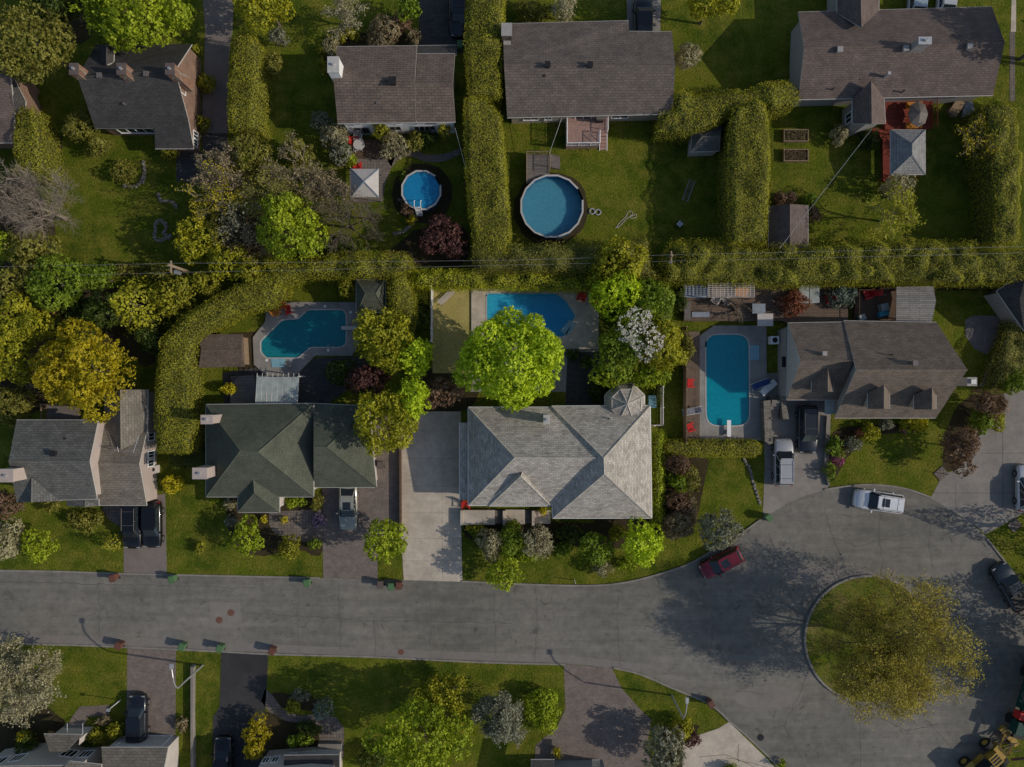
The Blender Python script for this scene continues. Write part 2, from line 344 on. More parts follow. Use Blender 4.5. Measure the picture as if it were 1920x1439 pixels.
def tree(px, py, R, h, kind, label, name='tree', cat='tree', group=None, leaf=.115, dens=1.1, shape='round', ry=None, low=None, lobe=.42, vol=.35, trunk=True):
    """px,py,R are pixels of the visible crown; h the height in metres"""
    SEED[0] += 1; rng = np.random.default_rng(SEED[0])
    z0 = (low if low is not None else (h * .28 if h > 3 else .05)); zc = (z0 + h) / 2
    c = P(px, py, zc); k = S * (H - zc) / H; rx = R * k; ryy = (ry or R) * k
    root = thing(name, label, cat, (c[0], c[1], 0), group)
    pos, nr, cv = crown_pts(rng, c, (rx, ryy, (h - z0) / 2), leaf, dens, lobe, shape, vol)
    part = 'crown' if h > 2.6 else 'foliage'
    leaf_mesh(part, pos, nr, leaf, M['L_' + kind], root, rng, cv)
    mb = MB(); tr = max(.04, min(.32, h * .02))
    hb = h * .6; mb.bar((c[0], c[1], 0), (c[0], c[1], hb), tr, 7, tr * .5)
    for i in range(6 if h > 3 else 3):
        t = rng.uniform(0, 6.28); z = hb * rng.uniform(.45, .95)
        mb.bar((c[0], c[1], z), (c[0] + rx * .6 * math.cos(t), c[1] + ryy * .6 * math.sin(t), z + h * .2), tr * .4, 5, tr * .1)
    mb.build('trunk' if h > 2.6 else 'stem', M['bark'], root)
    return root
def shrub(px, py, R, h, kind, label, **k):
    k.setdefault('name', 'shrub'); k.setdefault('cat', 'shrub'); k.setdefault('leaf', .085); k.setdefault('low', .05); k.setdefault('lobe', .5)
    return tree(px, py, R, h, kind, label, **k)
def bare(px, py, R, h, label, bark='bark_pale', base=None, leafk=None, dens=1.0, levels=4, nch=4, leaf=.09, r0=.16, up=.6, name='bare_tree', cat='tree', lean=(0, 0)):
    SEED[0] += 1; rng = np.random.default_rng(SEED[0])
    c = P(px, py, h * .6) if base is None else P(*base, 0)
    b = (c[0], c[1], 0); RR = R * S * (H - h * .6) / H
    root = thing(name, label, cat, b)
    V, F, T = branch_mesh(rng, b, h, RR, levels, r0, lean, nch, up)
    if base is None:
        for A in (V, T): A[:, :2] -= c[:2]
        c = P(px, py, h * .55); b = (c[0], c[1], 0); root.location = b; OFF[root.name] = Vector(b)
        for A in (V, T): A[:, :2] += c[:2]
    for _ in range(4):   # lean and spread the limbs until the crown covers its real footprint
        kk = H / (H - T[:, 2]) / S; qx = CX + T[:, 0] * kk; qy = CY - T[:, 1] * kk; mx, my = np.median(qx), np.median(qy)
        rad = np.percentile(np.hypot(qx - mx, qy - my), 95); zt = np.median(T[:, 2]); km = S * (H - zt) / H
        sh = np.array([(px - mx) * km, -(py - my) * km]); sc = R / rad
        for A in (V, T):
            ax = np.array(b[:2]) + sh * 0; A[:, :2] = ax + (A[:, :2] - ax) * (1 + (sc - 1) * np.clip(A[:, 2:3] / (zt * .5), 0, 1)); A[:, :2] += sh * np.clip(A[:, 2:3] / zt, 0, 1.25)
    link_mesh('trunk', V, F, M[bark], root)
    if leafk:
        n = int(len(T) * dens); i = rng.integers(0, len(T), n)
        pos = T[i] + rng.normal(0, .16, (n, 3)); leaf_mesh('crown', pos, np.tile([0, 0, .6], (n, 1)), leaf, M['L_' + leafk], root, rng, rng.uniform(0, 1, n))
    return root
def poly_dist(X, Y, poly):
    n = len(poly); ins = np.zeros(len(X), bool); d = np.full(len(X), 1e9)
    for i in range(n):
        x0, y0 = poly[i]; x1, y1 = poly[(i + 1) % n]
        cnd = ((y0 > Y) != (y1 > Y)) & (X < (x1 - x0) * (Y - y0) / ((y1 - y0) or 1e-9) + x0); ins ^= cnd
        L2 = (x1 - x0) ** 2 + (y1 - y0) ** 2 or 1e-9; t = np.clip(((X - x0) * (x1 - x0) + (Y - y0) * (y1 - y0)) / L2, 0, 1)
        d = np.minimum(d, np.hypot(X - x0 - t * (x1 - x0), Y - y0 - t * (y1 - y0)))
    return ins, d
def hedge(pts, h, kind, label, rough=.15, leaf=.062, dens=1.0, rnd=.6, name='hedge', group=None):
    SEED[0] += 1; rng = np.random.default_rng(SEED[0])
    poly = [(p[0], p[1]) for p in P2(pts, h)]; A = np.array(poly)
    x0, y0 = A.min(0) - .3; x1, y1 = A.max(0) + .3
    cx, cy = A.mean(0); root = thing(name, label, 'hedge', (cx, cy, 0), group)
    per = sum(math.dist(poly[i], poly[(i + 1) % len(poly)]) for i in range(len(poly)))
    nb = int((x1 - x0) * (y1 - y0) * 1.3) + 4
    bx, by = rng.uniform(x0, x1, nb), rng.uniform(y0, y1, nb); br = rng.uniform(.35, .8, nb); ba = rng.uniform(-.6, 1, nb) * rough * 2.4
    def bmp(X, Y):
        z = np.zeros(len(X))
        for a, b, r, q in zip(bx, by, br, ba): z += q * np.exp(-((X - a) ** 2 + (Y - b) ** 2) / r ** 2)
        return z
    n = int((x1 - x0) * (y1 - y0) * 95 * dens * (.09 / leaf) ** 1.6); X, Y = rng.uniform(x0, x1, n), rng.uniform(y0, y1, n)
    ins, d = poly_dist(X, Y, poly)
    edge = rng.uniform(0, rough * 1.2 + .05, n); ok = ins | (d < edge); X, Y, d, ins = X[ok], Y[ok], d[ok], ins[ok]
    dd = np.where(ins, d, 0); q = 1 - np.clip(dd / rnd, 0, 1)
    z = h - q * q * rnd * .8 + bmp(X, Y) - rng.exponential(.03 + rough * .12, len(X))
    px_ = poly_dist(X + .05, Y, poly)[1]; py_ = poly_dist(X, Y + .05, poly)[1]
    gx, gy = -(px_ - d) / .05 * q, -(py_ - d) / .05 * q
    nr = np.stack([gx, gy, np.full(len(X), .9)], 1)
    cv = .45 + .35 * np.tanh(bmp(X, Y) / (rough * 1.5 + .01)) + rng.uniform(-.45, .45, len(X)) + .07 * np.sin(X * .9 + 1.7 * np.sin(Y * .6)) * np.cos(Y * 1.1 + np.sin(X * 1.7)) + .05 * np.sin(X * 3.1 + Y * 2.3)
    # sides
    m = int(per * h * 42 * dens * (.09 / leaf) ** 1.6); seg = np.array([math.dist(poly[i], poly[(i + 1) % len(poly)]) for i in range(len(poly))])
    i = rng.choice(len(poly), m, p=seg / seg.sum()); t = rng.uniform(0, 1, m)
    a = A[i]; b = A[(i + 1) % len(poly)]; p = a + (b - a) * t[:, None]; e = (b - a) / (np.linalg.norm(b - a, axis=1)[:, None] + 1e-9)
    ar = sum(poly[k][0] * poly[(k + 1) % len(poly)][1] - poly[(k + 1) % len(poly)][0] * poly[k][1] for k in range(len(poly))); sg = 1 if ar > 0 else -1
    o = np.stack([e[:, 1], -e[:, 0]], 1) * sg; zz = rng.uniform(.05, h - rnd * .6, m)
    p = p + o * (rng.normal(0, .05 + rough * .25, m) - .02)[:, None]
    pos = np.vstack([np.stack([X, Y, z], 1), np.column_stack([p, zz])]); nrm = np.vstack([nr, np.column_stack([o, np.full(m, .3)])])
    leaf_mesh('foliage', pos, nrm, leaf, M['L_' + kind], root, rng, np.clip(np.append(cv, rng.uniform(0, 1, m)), 0, 1))
    # inner mass: solid dark heightfield added inside the leaves to block light
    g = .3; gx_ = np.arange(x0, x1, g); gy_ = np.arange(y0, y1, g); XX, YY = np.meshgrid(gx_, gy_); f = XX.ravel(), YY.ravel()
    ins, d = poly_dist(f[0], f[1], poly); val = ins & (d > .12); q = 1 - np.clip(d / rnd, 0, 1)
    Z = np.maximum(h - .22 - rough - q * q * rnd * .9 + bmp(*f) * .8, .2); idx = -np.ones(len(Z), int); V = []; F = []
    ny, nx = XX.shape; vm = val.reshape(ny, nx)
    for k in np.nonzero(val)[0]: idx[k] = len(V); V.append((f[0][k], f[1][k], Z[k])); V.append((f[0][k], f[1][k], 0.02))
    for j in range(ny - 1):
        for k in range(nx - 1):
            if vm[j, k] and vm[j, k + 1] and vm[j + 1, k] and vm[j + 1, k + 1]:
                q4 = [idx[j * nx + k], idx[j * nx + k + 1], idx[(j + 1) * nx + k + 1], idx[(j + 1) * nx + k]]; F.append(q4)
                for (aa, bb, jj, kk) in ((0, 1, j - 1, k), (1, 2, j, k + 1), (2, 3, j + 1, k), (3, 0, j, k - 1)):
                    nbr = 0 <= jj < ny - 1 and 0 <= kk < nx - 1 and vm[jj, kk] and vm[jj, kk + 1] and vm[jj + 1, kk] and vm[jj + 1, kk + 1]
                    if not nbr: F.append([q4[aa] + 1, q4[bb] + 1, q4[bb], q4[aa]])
    if F: link_mesh('blocking_core', V, F, M['L_core'], root)
    return root

# ------------------------------------------------------------------ flat ground sheets
def sheet(name, pts, z, mat, kind='structure', label=None, th=None):
    mb = MB(); mb.prism(P2(pts, 0), z - .003 if th is None else 0.001, z)
    o = mb.build(name, mat); tag(o, label, kind=kind); return o
def roundpoly(pts, rad):
    out = []; n = len(pts)
    for i in range(n):
        a, b, c_ = Vector(pts[i - 1]), Vector(pts[i]), Vector(pts[(i + 1) % n]); u = (a - b); v = (c_ - b); q = min(rad, u.length * .45, v.length * .45); p0, p1 = b + u.normalized() * q, b + v.normalized() * q
        for k_ in range(5): t = k_ / 4; out.append(tuple((1 - t) ** 2 * p0 + 2 * t * (1 - t) * b + t * t * p1))
    return out
def spline(pts, n=6):
    out = []; m = len(pts)
    for i in range(m - 1):
        p0, p1, p2, p3 = pts[max(i - 1, 0)], pts[i], pts[i + 1], pts[min(i + 2, m - 1)]
        for k in range(n):
            t = k / n
            out.append(tuple(.5 * (2 * b + (c - a) * t + (2 * a - 5 * b + 4 * c - d) * t * t + (3 * b - a - 3 * c + d) * t ** 3) for a, b, c, d in zip(p0, p1, p2, p3)))
    return out + [pts[-1]]
def ribbon(mb, pts, wd, z0, z1, m=0):
    pts = [Vector((p[0], p[1])) for p in pts]; L, R = [], []
    for i, p in enumerate(pts):
        d = (pts[min(i + 1, len(pts) - 1)] - pts[max(i - 1, 0)])
        if d.length < 1e-6: d = Vector((1, 0))
        d.normalize(); n = Vector((-d.y, d.x)) * wd / 2; L.append(p + n); R.append(p - n)
    for i in range(len(pts) - 1):
        V = [(*L[i], z0), (*L[i + 1], z0), (*R[i + 1], z0), (*R[i], z0), (*L[i], z1), (*L[i + 1], z1), (*R[i + 1], z1), (*R[i], z1)]
        mb.add(V, [(7, 6, 5, 4), (0, 1, 5, 4), (2, 3, 7, 6), (1, 2, 6, 5), (3, 0, 4, 7)], m)
    return mb
g = MB(); g.add([(-320, -320, 0), (320, -320, 0), (320, 320, 0), (-320, 320, 0)], [(0, 1, 2, 3)]); tag(g.build('lawn', M['lawn']), kind='structure')
top_edge = [(-900, 1062), (0, 1070), (230, 1076), (600, 1084), (760, 1088), (866, 1090), (1000, 1096), (1100, 1098), (1160, 1094), (1220, 1081), (1290, 1058), (1340, 1030), (1385, 1003), (1440, 965), (1478, 941), (1545, 918), (1620, 909), (1690, 915), (1745, 933), (1800, 965), (1845, 1005), (1885, 1055), (1925, 1110), (1975, 1200), (1965, 1290)]
bot_edge = [(1950, 1330), (1905, 1368), (1870, 1405), (1840, 1445), (1800, 1530), (1800, 1900)]
bl_edge = [(-900, 1196), (0, 1207), (240, 1214), (415, 1222), (510, 1227), (700, 1232), (900, 1242), (1060, 1246), (1150, 1252), (1200, 1264), (1260, 1290), (1330, 1320), (1367, 1352), (1400, 1380), (1440, 1418), (1475, 1455), (1530, 1530), (1530, 1900)]
rd = MB(); ring = clean(P2(spline(top_edge, 4) + bot_edge + spline(bl_edge, 3)[::-1])); rd.prism(ring, .004, .010)
# cracks and repair patches belong to the road's own mesh
rr = random.Random(5)
def crack(mb, pts, wd=.035, jit=2.0, z=.014):
    q = []
    for i in range(len(pts) - 1):
        n = max(2, int(math.dist(pts[i], pts[i + 1]) / 5))
        for k in range(n): t = k / n; q.append((pts[i][0] + (pts[i + 1][0] - pts[i][0]) * t + rr.uniform(-jit, jit), pts[i][1] + (pts[i + 1][1] - pts[i][1]) * t + rr.uniform(-jit, jit)))
    q.append(pts[-1]); ribbon(mb, P2(q), wd, z - .003, z, 2)
for x, y0, y1 in ((184, 1090, 1205), (560, 1100, 1225), (634, 1092, 1220), (700, 1160, 1235), (802, 1095, 1225), (925, 1110, 1230), (1003, 1098, 1240), (1160, 1098, 1250)): crack(rd, [(x, y0), (x + rr.uniform(-6, 8), (y0 + y1) / 2), (x + rr.uniform(-3, 5), y1)])
for p in ([(0, 1091), (200, 1096), (480, 1103)], [(480, 1151), (700, 1164), (960, 1168)], [(1545, 950), (1562, 1010), (1580, 1050), (1596, 1082)], [(1650, 965), (1648, 1010), (1655, 1050), (1650, 1080)], [(1748, 965), (1742, 1020), (1750, 1070)], [(1440, 1000), (1460, 1045), (1490, 1080)], [(1865, 1032), (1835, 1060), (1812, 1080)],
          [(1512, 1268), (1500, 1300), (1470, 1360), (1440, 1370)], [(1470, 1360), (1510, 1439)], [(1615, 1325), (1612, 1380), (1614, 1439)], [(1620, 1330), (1700, 1370), (1760, 1358)], [(1735, 1350), (1790, 1410)], [(1405, 1250), (1412, 1290)], [(1560, 1010), (1610, 1025), (1700, 1000)], [(1300, 1110), (1340, 1160), (1330, 1230)], [(1850, 1170), (1910, 1168)], [(1380, 1296), (1440, 1302)]):
    crack(rd, p, .045)
def blob(mb, c, rx, ry, z, m, n=22, j=.08):
    mb.prism([(c[0] + rx * (1 + rr.uniform(-j, j)) * math.cos(2 * math.pi * i / n), c[1] + ry * (1 + rr.uniform(-j, j)) * math.sin(2 * math.pi * i / n), 0) for i in range(n)], z - .003, z, m)
rd.prism(P2([(394, 1128), (450, 1132), (453, 1176), (393, 1176)]), .011, .013, 1)
blob(rd, P(1440, 1308), 3.4, 1.1, .013, 1); blob(rd, P(1560, 1080), 4.5, .9, .013, 1)
for p in ([(0, 1205), (240, 1212), (510, 1225), (900, 1240), (1060, 1244), (1200, 1262)],): ribbon(rd, P2([(x, y - 9) for x, y in p]), .75, .010, .013, 1)
tag(rd.build('road', [M['road'], M['road_patch'], M['crack']]), kind='structure')
# kerbs, lawn island
k = MB()
ribbon(k, P2(spline([p for p in top_edge if p[0] < 760], 3)), .16, 0, .06)
ribbon(k, P2(spline([(866, 1090), (1000, 1096), (1100, 1098), (1160, 1094), (1220, 1081), (1290, 1058), (1340, 1030), (1385, 1003), (1425, 975)], 4)), .16, 0, .12)
ribbon(k, P2(spline([(1545, 918), (1620, 909), (1690, 915), (1745, 933)], 5)), .16, 0, .12); ribbon(k, P2(spline([(1850, 1010), (1885, 1055), (1925, 1110), (1975, 1200)], 4)), .16, 0, .12)
ribbon(k, P2(spline([p for p in bl_edge if p[0] < 1065], 3)), .16, 0, .06); ribbon(k, P2(spline([(1150, 1252), (1200, 1264), (1260, 1290), (1330, 1320), (1367, 1352)], 4)), .16, 0, .12)
ribbon(k, P2([(1367, 1352), (1400, 1380), (1440, 1418), (1475, 1455)]), .16, 0, .04); ribbon(k, P2([(1745, 933), (1800, 965), (1850, 1010)]), .16, 0, .03)
tag(k.build('kerb', M['kerb']), kind='structure')
ic = P(1627, 1198); isl = [(ic[0] + 6.15 * math.cos(t * math.pi / 32) * 1.0, ic[1] + 6.15 * math.sin(t * math.pi / 32), 0) for t in range(64)]
m_ = MB(); m_.prism(isl, .011, .13); tag(m_.build('island_lawn', M['meadow']), kind='structure')
m_ = MB(); ribbon(m_, isl + isl[:2], .2, .01, .17); tag(m_.build('island_kerb', M['kerb']), kind='structure')

ZD = .016
sheet('driveway', [(232, 1074), (232, 990), (226, 940), (310, 926), (313, 1076)], ZD, M['drive_plain'])
sheet('driveway', [(606, 1084), (604, 900), (704, 900), (700, 780), (757, 780), (757, 990), (708, 1010), (708, 1086)], ZD, M['paver'])
dv = MB(); dv.prism(P2([(757, 1088), (752, 1000), (752, 772), (864, 772), (864, 960), (867, 1091)]), .012, ZD + .002)
for y in (808, 860, 912, 962, 1010, 1052): ribbon(dv, P2([(754, y), (864, y)]), .014, ZD + .001, ZD + .005, 1)
for x in (828,): ribbon(dv, P2([(x, 775), (x + 2, 1088)]), .014, ZD + .001, ZD + .0045, 1)
tag(dv.build('driveway', [M['concrete'], M['crack']]), kind='structure')
dv = MB(); dv.prism(P2([(1430, 973), (1434, 870), (1425, 700), (1560, 700), (1553, 917), (1546, 919), (1512, 929), (1479, 942), (1440, 967)]), .012, ZD)
crack(dv, [(1434, 880), (1552, 880)], .04, .4, ZD + .004); dv2 = dv.build('driveway', [M['concrete_grey'], M['road_patch'], M['crack']]); tag(dv2, kind='structure')
dv = MB(); dv.prism(P2([(1746, 932), (1768, 890), (1800, 878), (1852, 790), (1880, 740), (1960, 690), (2100, 650), (2100, 900), (1960, 955), (1915, 965), (1848, 1002), (1800, 964)]), .012, ZD)
for p in ([(1792, 905), (1792, 955)], [(1840, 850), (1930, 850)], [(1750, 925), (1850, 925), (1930, 925)], [(1880, 780), (1880, 960)]): crack(dv, p, .04, .3, ZD + .004)
tag(dv.build('driveway', [M['concrete_grey'], M['road_patch'], M['crack']]), kind='structure')
sheet('driveway', [(376, -60), (440, -60), (436, 60), (430, 110), (428, 250), (378, 250), (385, 60)], ZD, M['drive_plain'])
sheet('driveway', [(788, -80), (880, -80), (878, 100), (785, 100)], ZD, M['paver_dark'])
sheet('driveway', [(1174, -60), (1240, -60), (1238, 66), (1176, 66)], ZD, M['concrete_grey'])
sheet('driveway', [(239, 1214), (330, 1218), (329, 1395), (234, 1395), (236, 1330), (238, 1300)], ZD, M['paver'])
sheet('driveway', [(415, 1222), (503, 1227), (500, 1290), (484, 1500), (396, 1500), (400, 1345), (412, 1325)], ZD, M['asphalt'])
sheet('driveway', [(1057, 1246), (1147, 1252), (1165, 1290), (1200, 1330), (1222, 1350), (1212, 1400), (1240, 1500), (1000, 1500), (1004, 1398), (1045, 1362), (1060, 1330)], ZD, M['paver'])
dv = MB(); dv.prism(P2([(1367, 1354), (1345, 1367), (1310, 1378), (1280, 1398), (1280, 1560), (1560, 1560), (1440, 1425)]), .012, ZD)
for p in ([(1310, 1420), (1360, 1415), (1420, 1440)], [(1385, 1395), (1384, 1430)], [(1360, 1420), (1440, 1439)]): crack(dv, p, .04, 1, ZD + .004)
tag(dv.build('driveway', [M['concrete'], M['road_patch'], M['crack']]), kind='structure')
sheet('path', [(135, 1345), (150, 1325), (205, 1322), (205, 1342), (165, 1344), (155, 1375), (120, 1375)], ZD, M['paver'])
sheet('path', spline([(190, 955), (205, 975), (228, 990)], 3) + [(228, 940), (205, 945)], ZD, M['paver_grey'])
sheet('path', [(505, 960), (606, 955), (606, 1022), (545, 1012), (515, 1000), (505, 985)], ZD, M['paver_grey'])
sheet('path', [(497, 1292), (512, 1305), (530, 1330), (560, 1342), (590, 1340), (630, 1345), (645, 1365), (645, 1420), (600, 1420), (598, 1365), (575, 1358), (535, 1352), (505, 1335), (490, 1315)], ZD, M['paver_grey'])
sheet('path', [(378, 250), (425, 250), (432, 300), (410, 315), (393, 318), (393, 290), (380, 284)], ZD, M['paver_dark']); sheet('path', [(330, 285), (378, 286), (390, 292), (388, 330), (368, 342), (331, 340)], ZD - .005, M['paver_dark'])
sheet('path', spline([(725, 300), (745, 280), (775, 280), (800, 290), (835, 288), (862, 278)], 4) + spline([(862, 290), (835, 302), (800, 304), (775, 295), (750, 297), (735, 315)], 4), ZD, M['paver_grey'])
sheet('path', [(1893, 60), (1903, 60), (1903, 190), (1893, 190)], ZD, M['paver_grey']); sheet('path', [(1897, -20), (1905, -20), (1905, 60), (1895, 60)], ZD, M['concrete'])
sheet('path', [(418, 700), (478, 690), (560, 700), (590, 672), (690, 668), (690, 700), (640, 740), (600, 770), (420, 770)], ZD - .004, M['paver_dark'])
sheet('path', [(430, 625), (480, 622), (485, 700), (450, 705)], ZD - .006, M['soil'])
sheet('patio', [(654, 290), (742, 292), (735, 310), (722, 345), (718, 378), (657, 380)], ZD, M['paver_grey'])
sheet('patio', [(883, 541), (1110, 541), (1122, 560), (1124, 660), (1068, 662), (1068, 735), (883, 735)], ZD, M['pool_deck'])
sheet('patio', [(1064, 660), (1140, 660), (1140, 760), (1060, 760)], ZD + .004, M['paver_dark'])
sheet('dry_grass', [(811, 541), (883, 541), (883, 700), (811, 700)], .008, M['dry_lawn'])
for bi, (nm, pts) in enumerate((('soil_bed', [(380, 385), (480, 390), (600, 480), (380, 490)]), ('soil_bed', [(812, 690), (900, 700), (890, 770), (760, 770), (770, 700)]), ('soil_bed', [(422, 925), (606, 930), (606, 1050), (560, 1030), (470, 1045), (428, 1010)]),
    ('soil_bed', [(868, 975), (1230, 985), (1235, 1030), (868, 1010)]), ('soil_bed', [(1222, 840), (1280, 840), (1290, 1000), (1222, 1010)]), ('soil_bed', [(1553, 800), (1720, 795), (1720, 812), (1630, 818), (1590, 850), (1560, 905), (1550, 905)]),
    ('soil_bed', [(600, 60), (790, 60), (790, 92), (625, 92), (600, 150)]), ('soil_bed', [(80, 0), (180, 0), (170, 90), (90, 70)]), ('soil_bed', [(0, 480), (140, 520), (300, 560), (290, 700), (120, 600), (0, 600)]), ('soil_bed', [(80, 265), (118, 250), (115, 290), (90, 330), (75, 320)]),
    ('soil_bed', [(0, 640), (110, 650), (120, 760), (0, 790)]), ('soil_bed', [(790, 420), (880, 420), (880, 500), (700, 500)]), ('soil_bed', [(1790, 750), (1880, 730), (1800, 880), (1765, 885), (1770, 830)]), ('soil_bed', [(1090, 990), (1300, 850), (1330, 860), (1300, 1010)]),
    ('soil_bed', [(1245, 1350), (1320, 1360), (1285, 1395), (1280, 1460), (1220, 1460)]), ('soil_bed', [(503, 1300), (560, 1300), (600, 1310), (590, 1338), (520, 1325)]), ('soil_bed', [(455, 1345), (500, 1335), (600, 1365), (596, 1420), (440, 1420)]), ('soil_bed', [(0, 1330), (60, 1300), (130, 1360), (90, 1400), (0, 1440)]), ('soil_bed', [(0, 330), (60, 330), (90, 400), (110, 440), (0, 470)]))):
    sheet(nm, [(x + rr.uniform(-3, 3), y + rr.uniform(-3, 3)) for x, y in roundpoly(pts, 40)], .00413 + bi * .00023, M['soil'])
sheet('soil_bed', [(1810, 600), (1825, 592), (1875, 593), (1884, 600), (1872, 640), (1850, 665), (1828, 655), (1810, 630)], .0065, M['gravel'])
sheet('soil_bed', [(1845, 425), (1880, 425), (1885, 455), (1840, 455)], .0065, M['gravel'])
sheet('retaining_strip', [(1280, 525), (1920, 520), (1920, 545), (1280, 545)], .007, M['soil'])

# ------------------------------------------------------------------ buildings
def roof(root, V, F, mat, th=.16, fascia='fascia', name='roof'):
    W = [P(*v) for v in V]; n = len(W); mb_v = [tuple(w_) for w_ in W] + [(w_[0], w_[1], w_[2] - th) for w_ in W]; f = []; mi = []; uv = []
    edges = {}
    FF = []; BF = []
    for fc in F:
        nx = sum(((W[fc[i]] - W[fc[0]]).cross(W[fc[(i + 1) % len(fc)]] - W[fc[0]]) for i in range(1, len(fc) - 1)), Vector())
        if nx.z < 0: fc = fc[::-1]; nx = -nx
        nx.normalize(); hd = Vector((0, 0, 1)).cross(nx)
        hd = hd.normalized() if hd.length > 1e-4 else Vector((1, 0, 0)); sl_ = nx.cross(hd)
        for i in range(1, len(fc) - 1):
            tr_ = [fc[0], fc[i], fc[i + 1]]; f.append(tr_); mi.append(0); uv += [(W[j].dot(hd), W[j].dot(sl_)) for j in tr_]; BF.append([j + n for j in tr_][::-1])
        for i in range(len(fc)):
            a, b = fc[i], fc[(i + 1) % len(fc)]; edges[(a, b)] = 1
        FF.append(fc)
    for fc in BF: f.append(fc); mi.append(1); uv += [(0, 0)] * 3
    for (a, b) in edges:
        if (b, a) not in edges: f.append([b, a, a + n, b + n]); mi.append(1); uv += [(0, 0)] * 4
    # ridge and hip caps: a slim raised strip of the same shingle
    o = link_mesh(name, mb_v, f, [M[mat], M[fascia]], root, mi=mi, uv=uv)
    gt = MB(); zmin = min(v[2] for v in V)
    for (a, b) in edges:
        if (b, a) not in edges and abs(W[a].z - W[b].z) < .2 and min(W[a].z, W[b].z) < zmin + .5 and fascia in ('fascia', 'white'): gt.bar(W[a] - Vector((0, 0, .05)), W[b] - Vector((0, 0, .05)), .055, 6)
    if gt.f: gt.build('gutter', M['white' if mat == 'sh_light' else 'fascia'], o)
    cap = MB()
    for (a, b) in edges:
        if (b, a) in edges and a < b:
            mid = (W[a] + W[b]) / 2; hi = True
            if (W[a].z + W[b].z) / 2 > min(v[2] for v in V) + .3 : cap.bar(W[a] + Vector((0, 0, .0)), W[b] + Vector((0, 0, .0)), .07, 4)
    if cap.f:
        link_mesh('ridge_cap', cap.v, cap.f, [M[mat]], o, uv=[(0.03, 0.03)] * sum(len(q) for q in cap.f))
    return o
def inset(ring, d):
    n = len(ring); ar = sum(ring[i][0] * ring[(i + 1) % n][1] - ring[(i + 1) % n][0] * ring[i][1] for i in range(n)); s = 1 if ar > 0 else -1; out = []
    for i in range(n):
        a, b, c = Vector(ring[i - 1][:2]), Vector(ring[i][:2]), Vector(ring[(i + 1) % n][:2])
        e1, e2 = (b - a).normalized(), (c - b).normalized(); n1, n2 = Vector((-e1.y, e1.x)) * s, Vector((-e2.y, e2.x)) * s
        m = n1 + n2; m = m.normalized() if m.length > 1e-3 else n1; k = d / max(.4, m.dot(n1)); out.append(Vector((b.x + m.x * k, b.y + m.y * k, ring[i][2])))
    return out
def walls(root, V, mat, d=.4, z0=0.0, drop=.14, name='wall'):
    R = inset([P(*v) for v in V], d); n = len(R); vv = [(r.x, r.y, z0) for r in R] + [(r.x, r.y, r.z - drop) for r in R]; f = []; uv = []
    ar = sum(R[i].x * R[(i + 1) % n].y - R[(i + 1) % n].x * R[i].y for i in range(n))
    for i in range(n):
        j = (i + 1) % n; q = [i, j, n + j, n + i] if ar > 0 else [j, i, n + i, n + j]; f.append(q)
        e = (R[j] - R[i]); e.z = 0; e.normalize(); uv += [(Vector(vv[k]).dot(e), vv[k][2]) for k in q]
    link_mesh(name, vv, f, M[mat], root, uv=uv); return R
def win(root, a, b, t0, t1, z0, z1, mull=1, frame='white', name='window'):
    """window on the wall face from a to b (world xy); outward side is to the right of a->b"""
    a, b = Vector((a[0], a[1])), Vector((b[0], b[1])); e = (b - a); L = e.length; e.normalize(); nn = Vector((e.y, -e.x)); off = OFF[root.name]
    x0, x1 = L * t0, L * t1
    def bx(mb, u0, u1, v0, v1, d0, d1):
        V = [(*(a + e * u + nn * d), v) for d in (d0, d1) for u, v in ((u0, v0), (u1, v0), (u1, v1), (u0, v1))]
        mb.add(V, [(3, 2, 1, 0), (4, 5, 6, 7), (0, 1, 5, 4), (1, 2, 6, 5), (2, 3, 7, 6), (3, 0, 4, 7)])
    f = MB(); w_ = .09
    bx(f, x0 - w_, x1 + w_, z0 - w_, z0, -.02, .10); bx(f, x0 - w_, x1 + w_, z1, z1 + w_, -.02, .07); bx(f, x0 - w_, x0, z0, z1, -.02, .07); bx(f, x1, x1 + w_, z0, z1, -.02, .07)
    for i in range(mull): u = x0 + (x1 - x0) * (i + 1) / (mull + 1); bx(f, u - .03, u + .03, z0, z1, -.02, .06)
    o = f.build(name, M[frame], root); p = MB(); bx(p, x0, x1, z0, z1, -.01, .025); isd = name.startswith('garage'); p.build('panel' if isd else 'pane', M['fabric'] if isd else M['glass'], o); return o
def chim(par, px, py, zt, zb, wx, wy, mat, rot=0, flue=True, name='chimney'):
    c = P(px, py, zt); m = MB(); m.box(c.x, c.y, zb, zt, wx, wy, rot); o = link_mesh(name, m.v, m.f, [M[mat]], par, uv=[(.2 * i, .17 * (i % 3)) for i in range(24)])
    k_ = MB(); k_.box(c.x, c.y, zt - .02, zt + .08, wx + .08, wy + .08, rot)
    if flue: k_.cyl((c.x, c.y), .12, zt + .05, zt + .3, 10, 1)
    # cap and flue stay inside the chimney's own mesh level (thing > roof > chimney)
    me2 = k_.build('chimney_cap', [M[{'brick_wall': 'bin_grey', 'pinkwall': 'pinkwall', 'white': 'fascia', 'galv': 'galv'}.get(mat, 'stucco')], M['galv']], par); return o
def vent(par, px, py, z, s=.45, h=.35, mat='vent', name='roof_vent'):
    c = P(px, py, z + h); m = MB(); m.box(c.x, c.y, z - .4, z + h * .7, s * .7, s * .7); m.box(c.x, c.y, z + h * .7, z + h, s, s); return m.build(name, M[mat], par)
def pipe(par, px, py, z, h=.4, r=.06, mat='galv'):
    c = P(px, py, z + h); m = MB(); m.cyl(c, r, z - .3, z + h, 10); m.cyl(c, r * 1.5, z + h, z + h + .06, 10); return m.build('vent_pipe', M[mat], par)
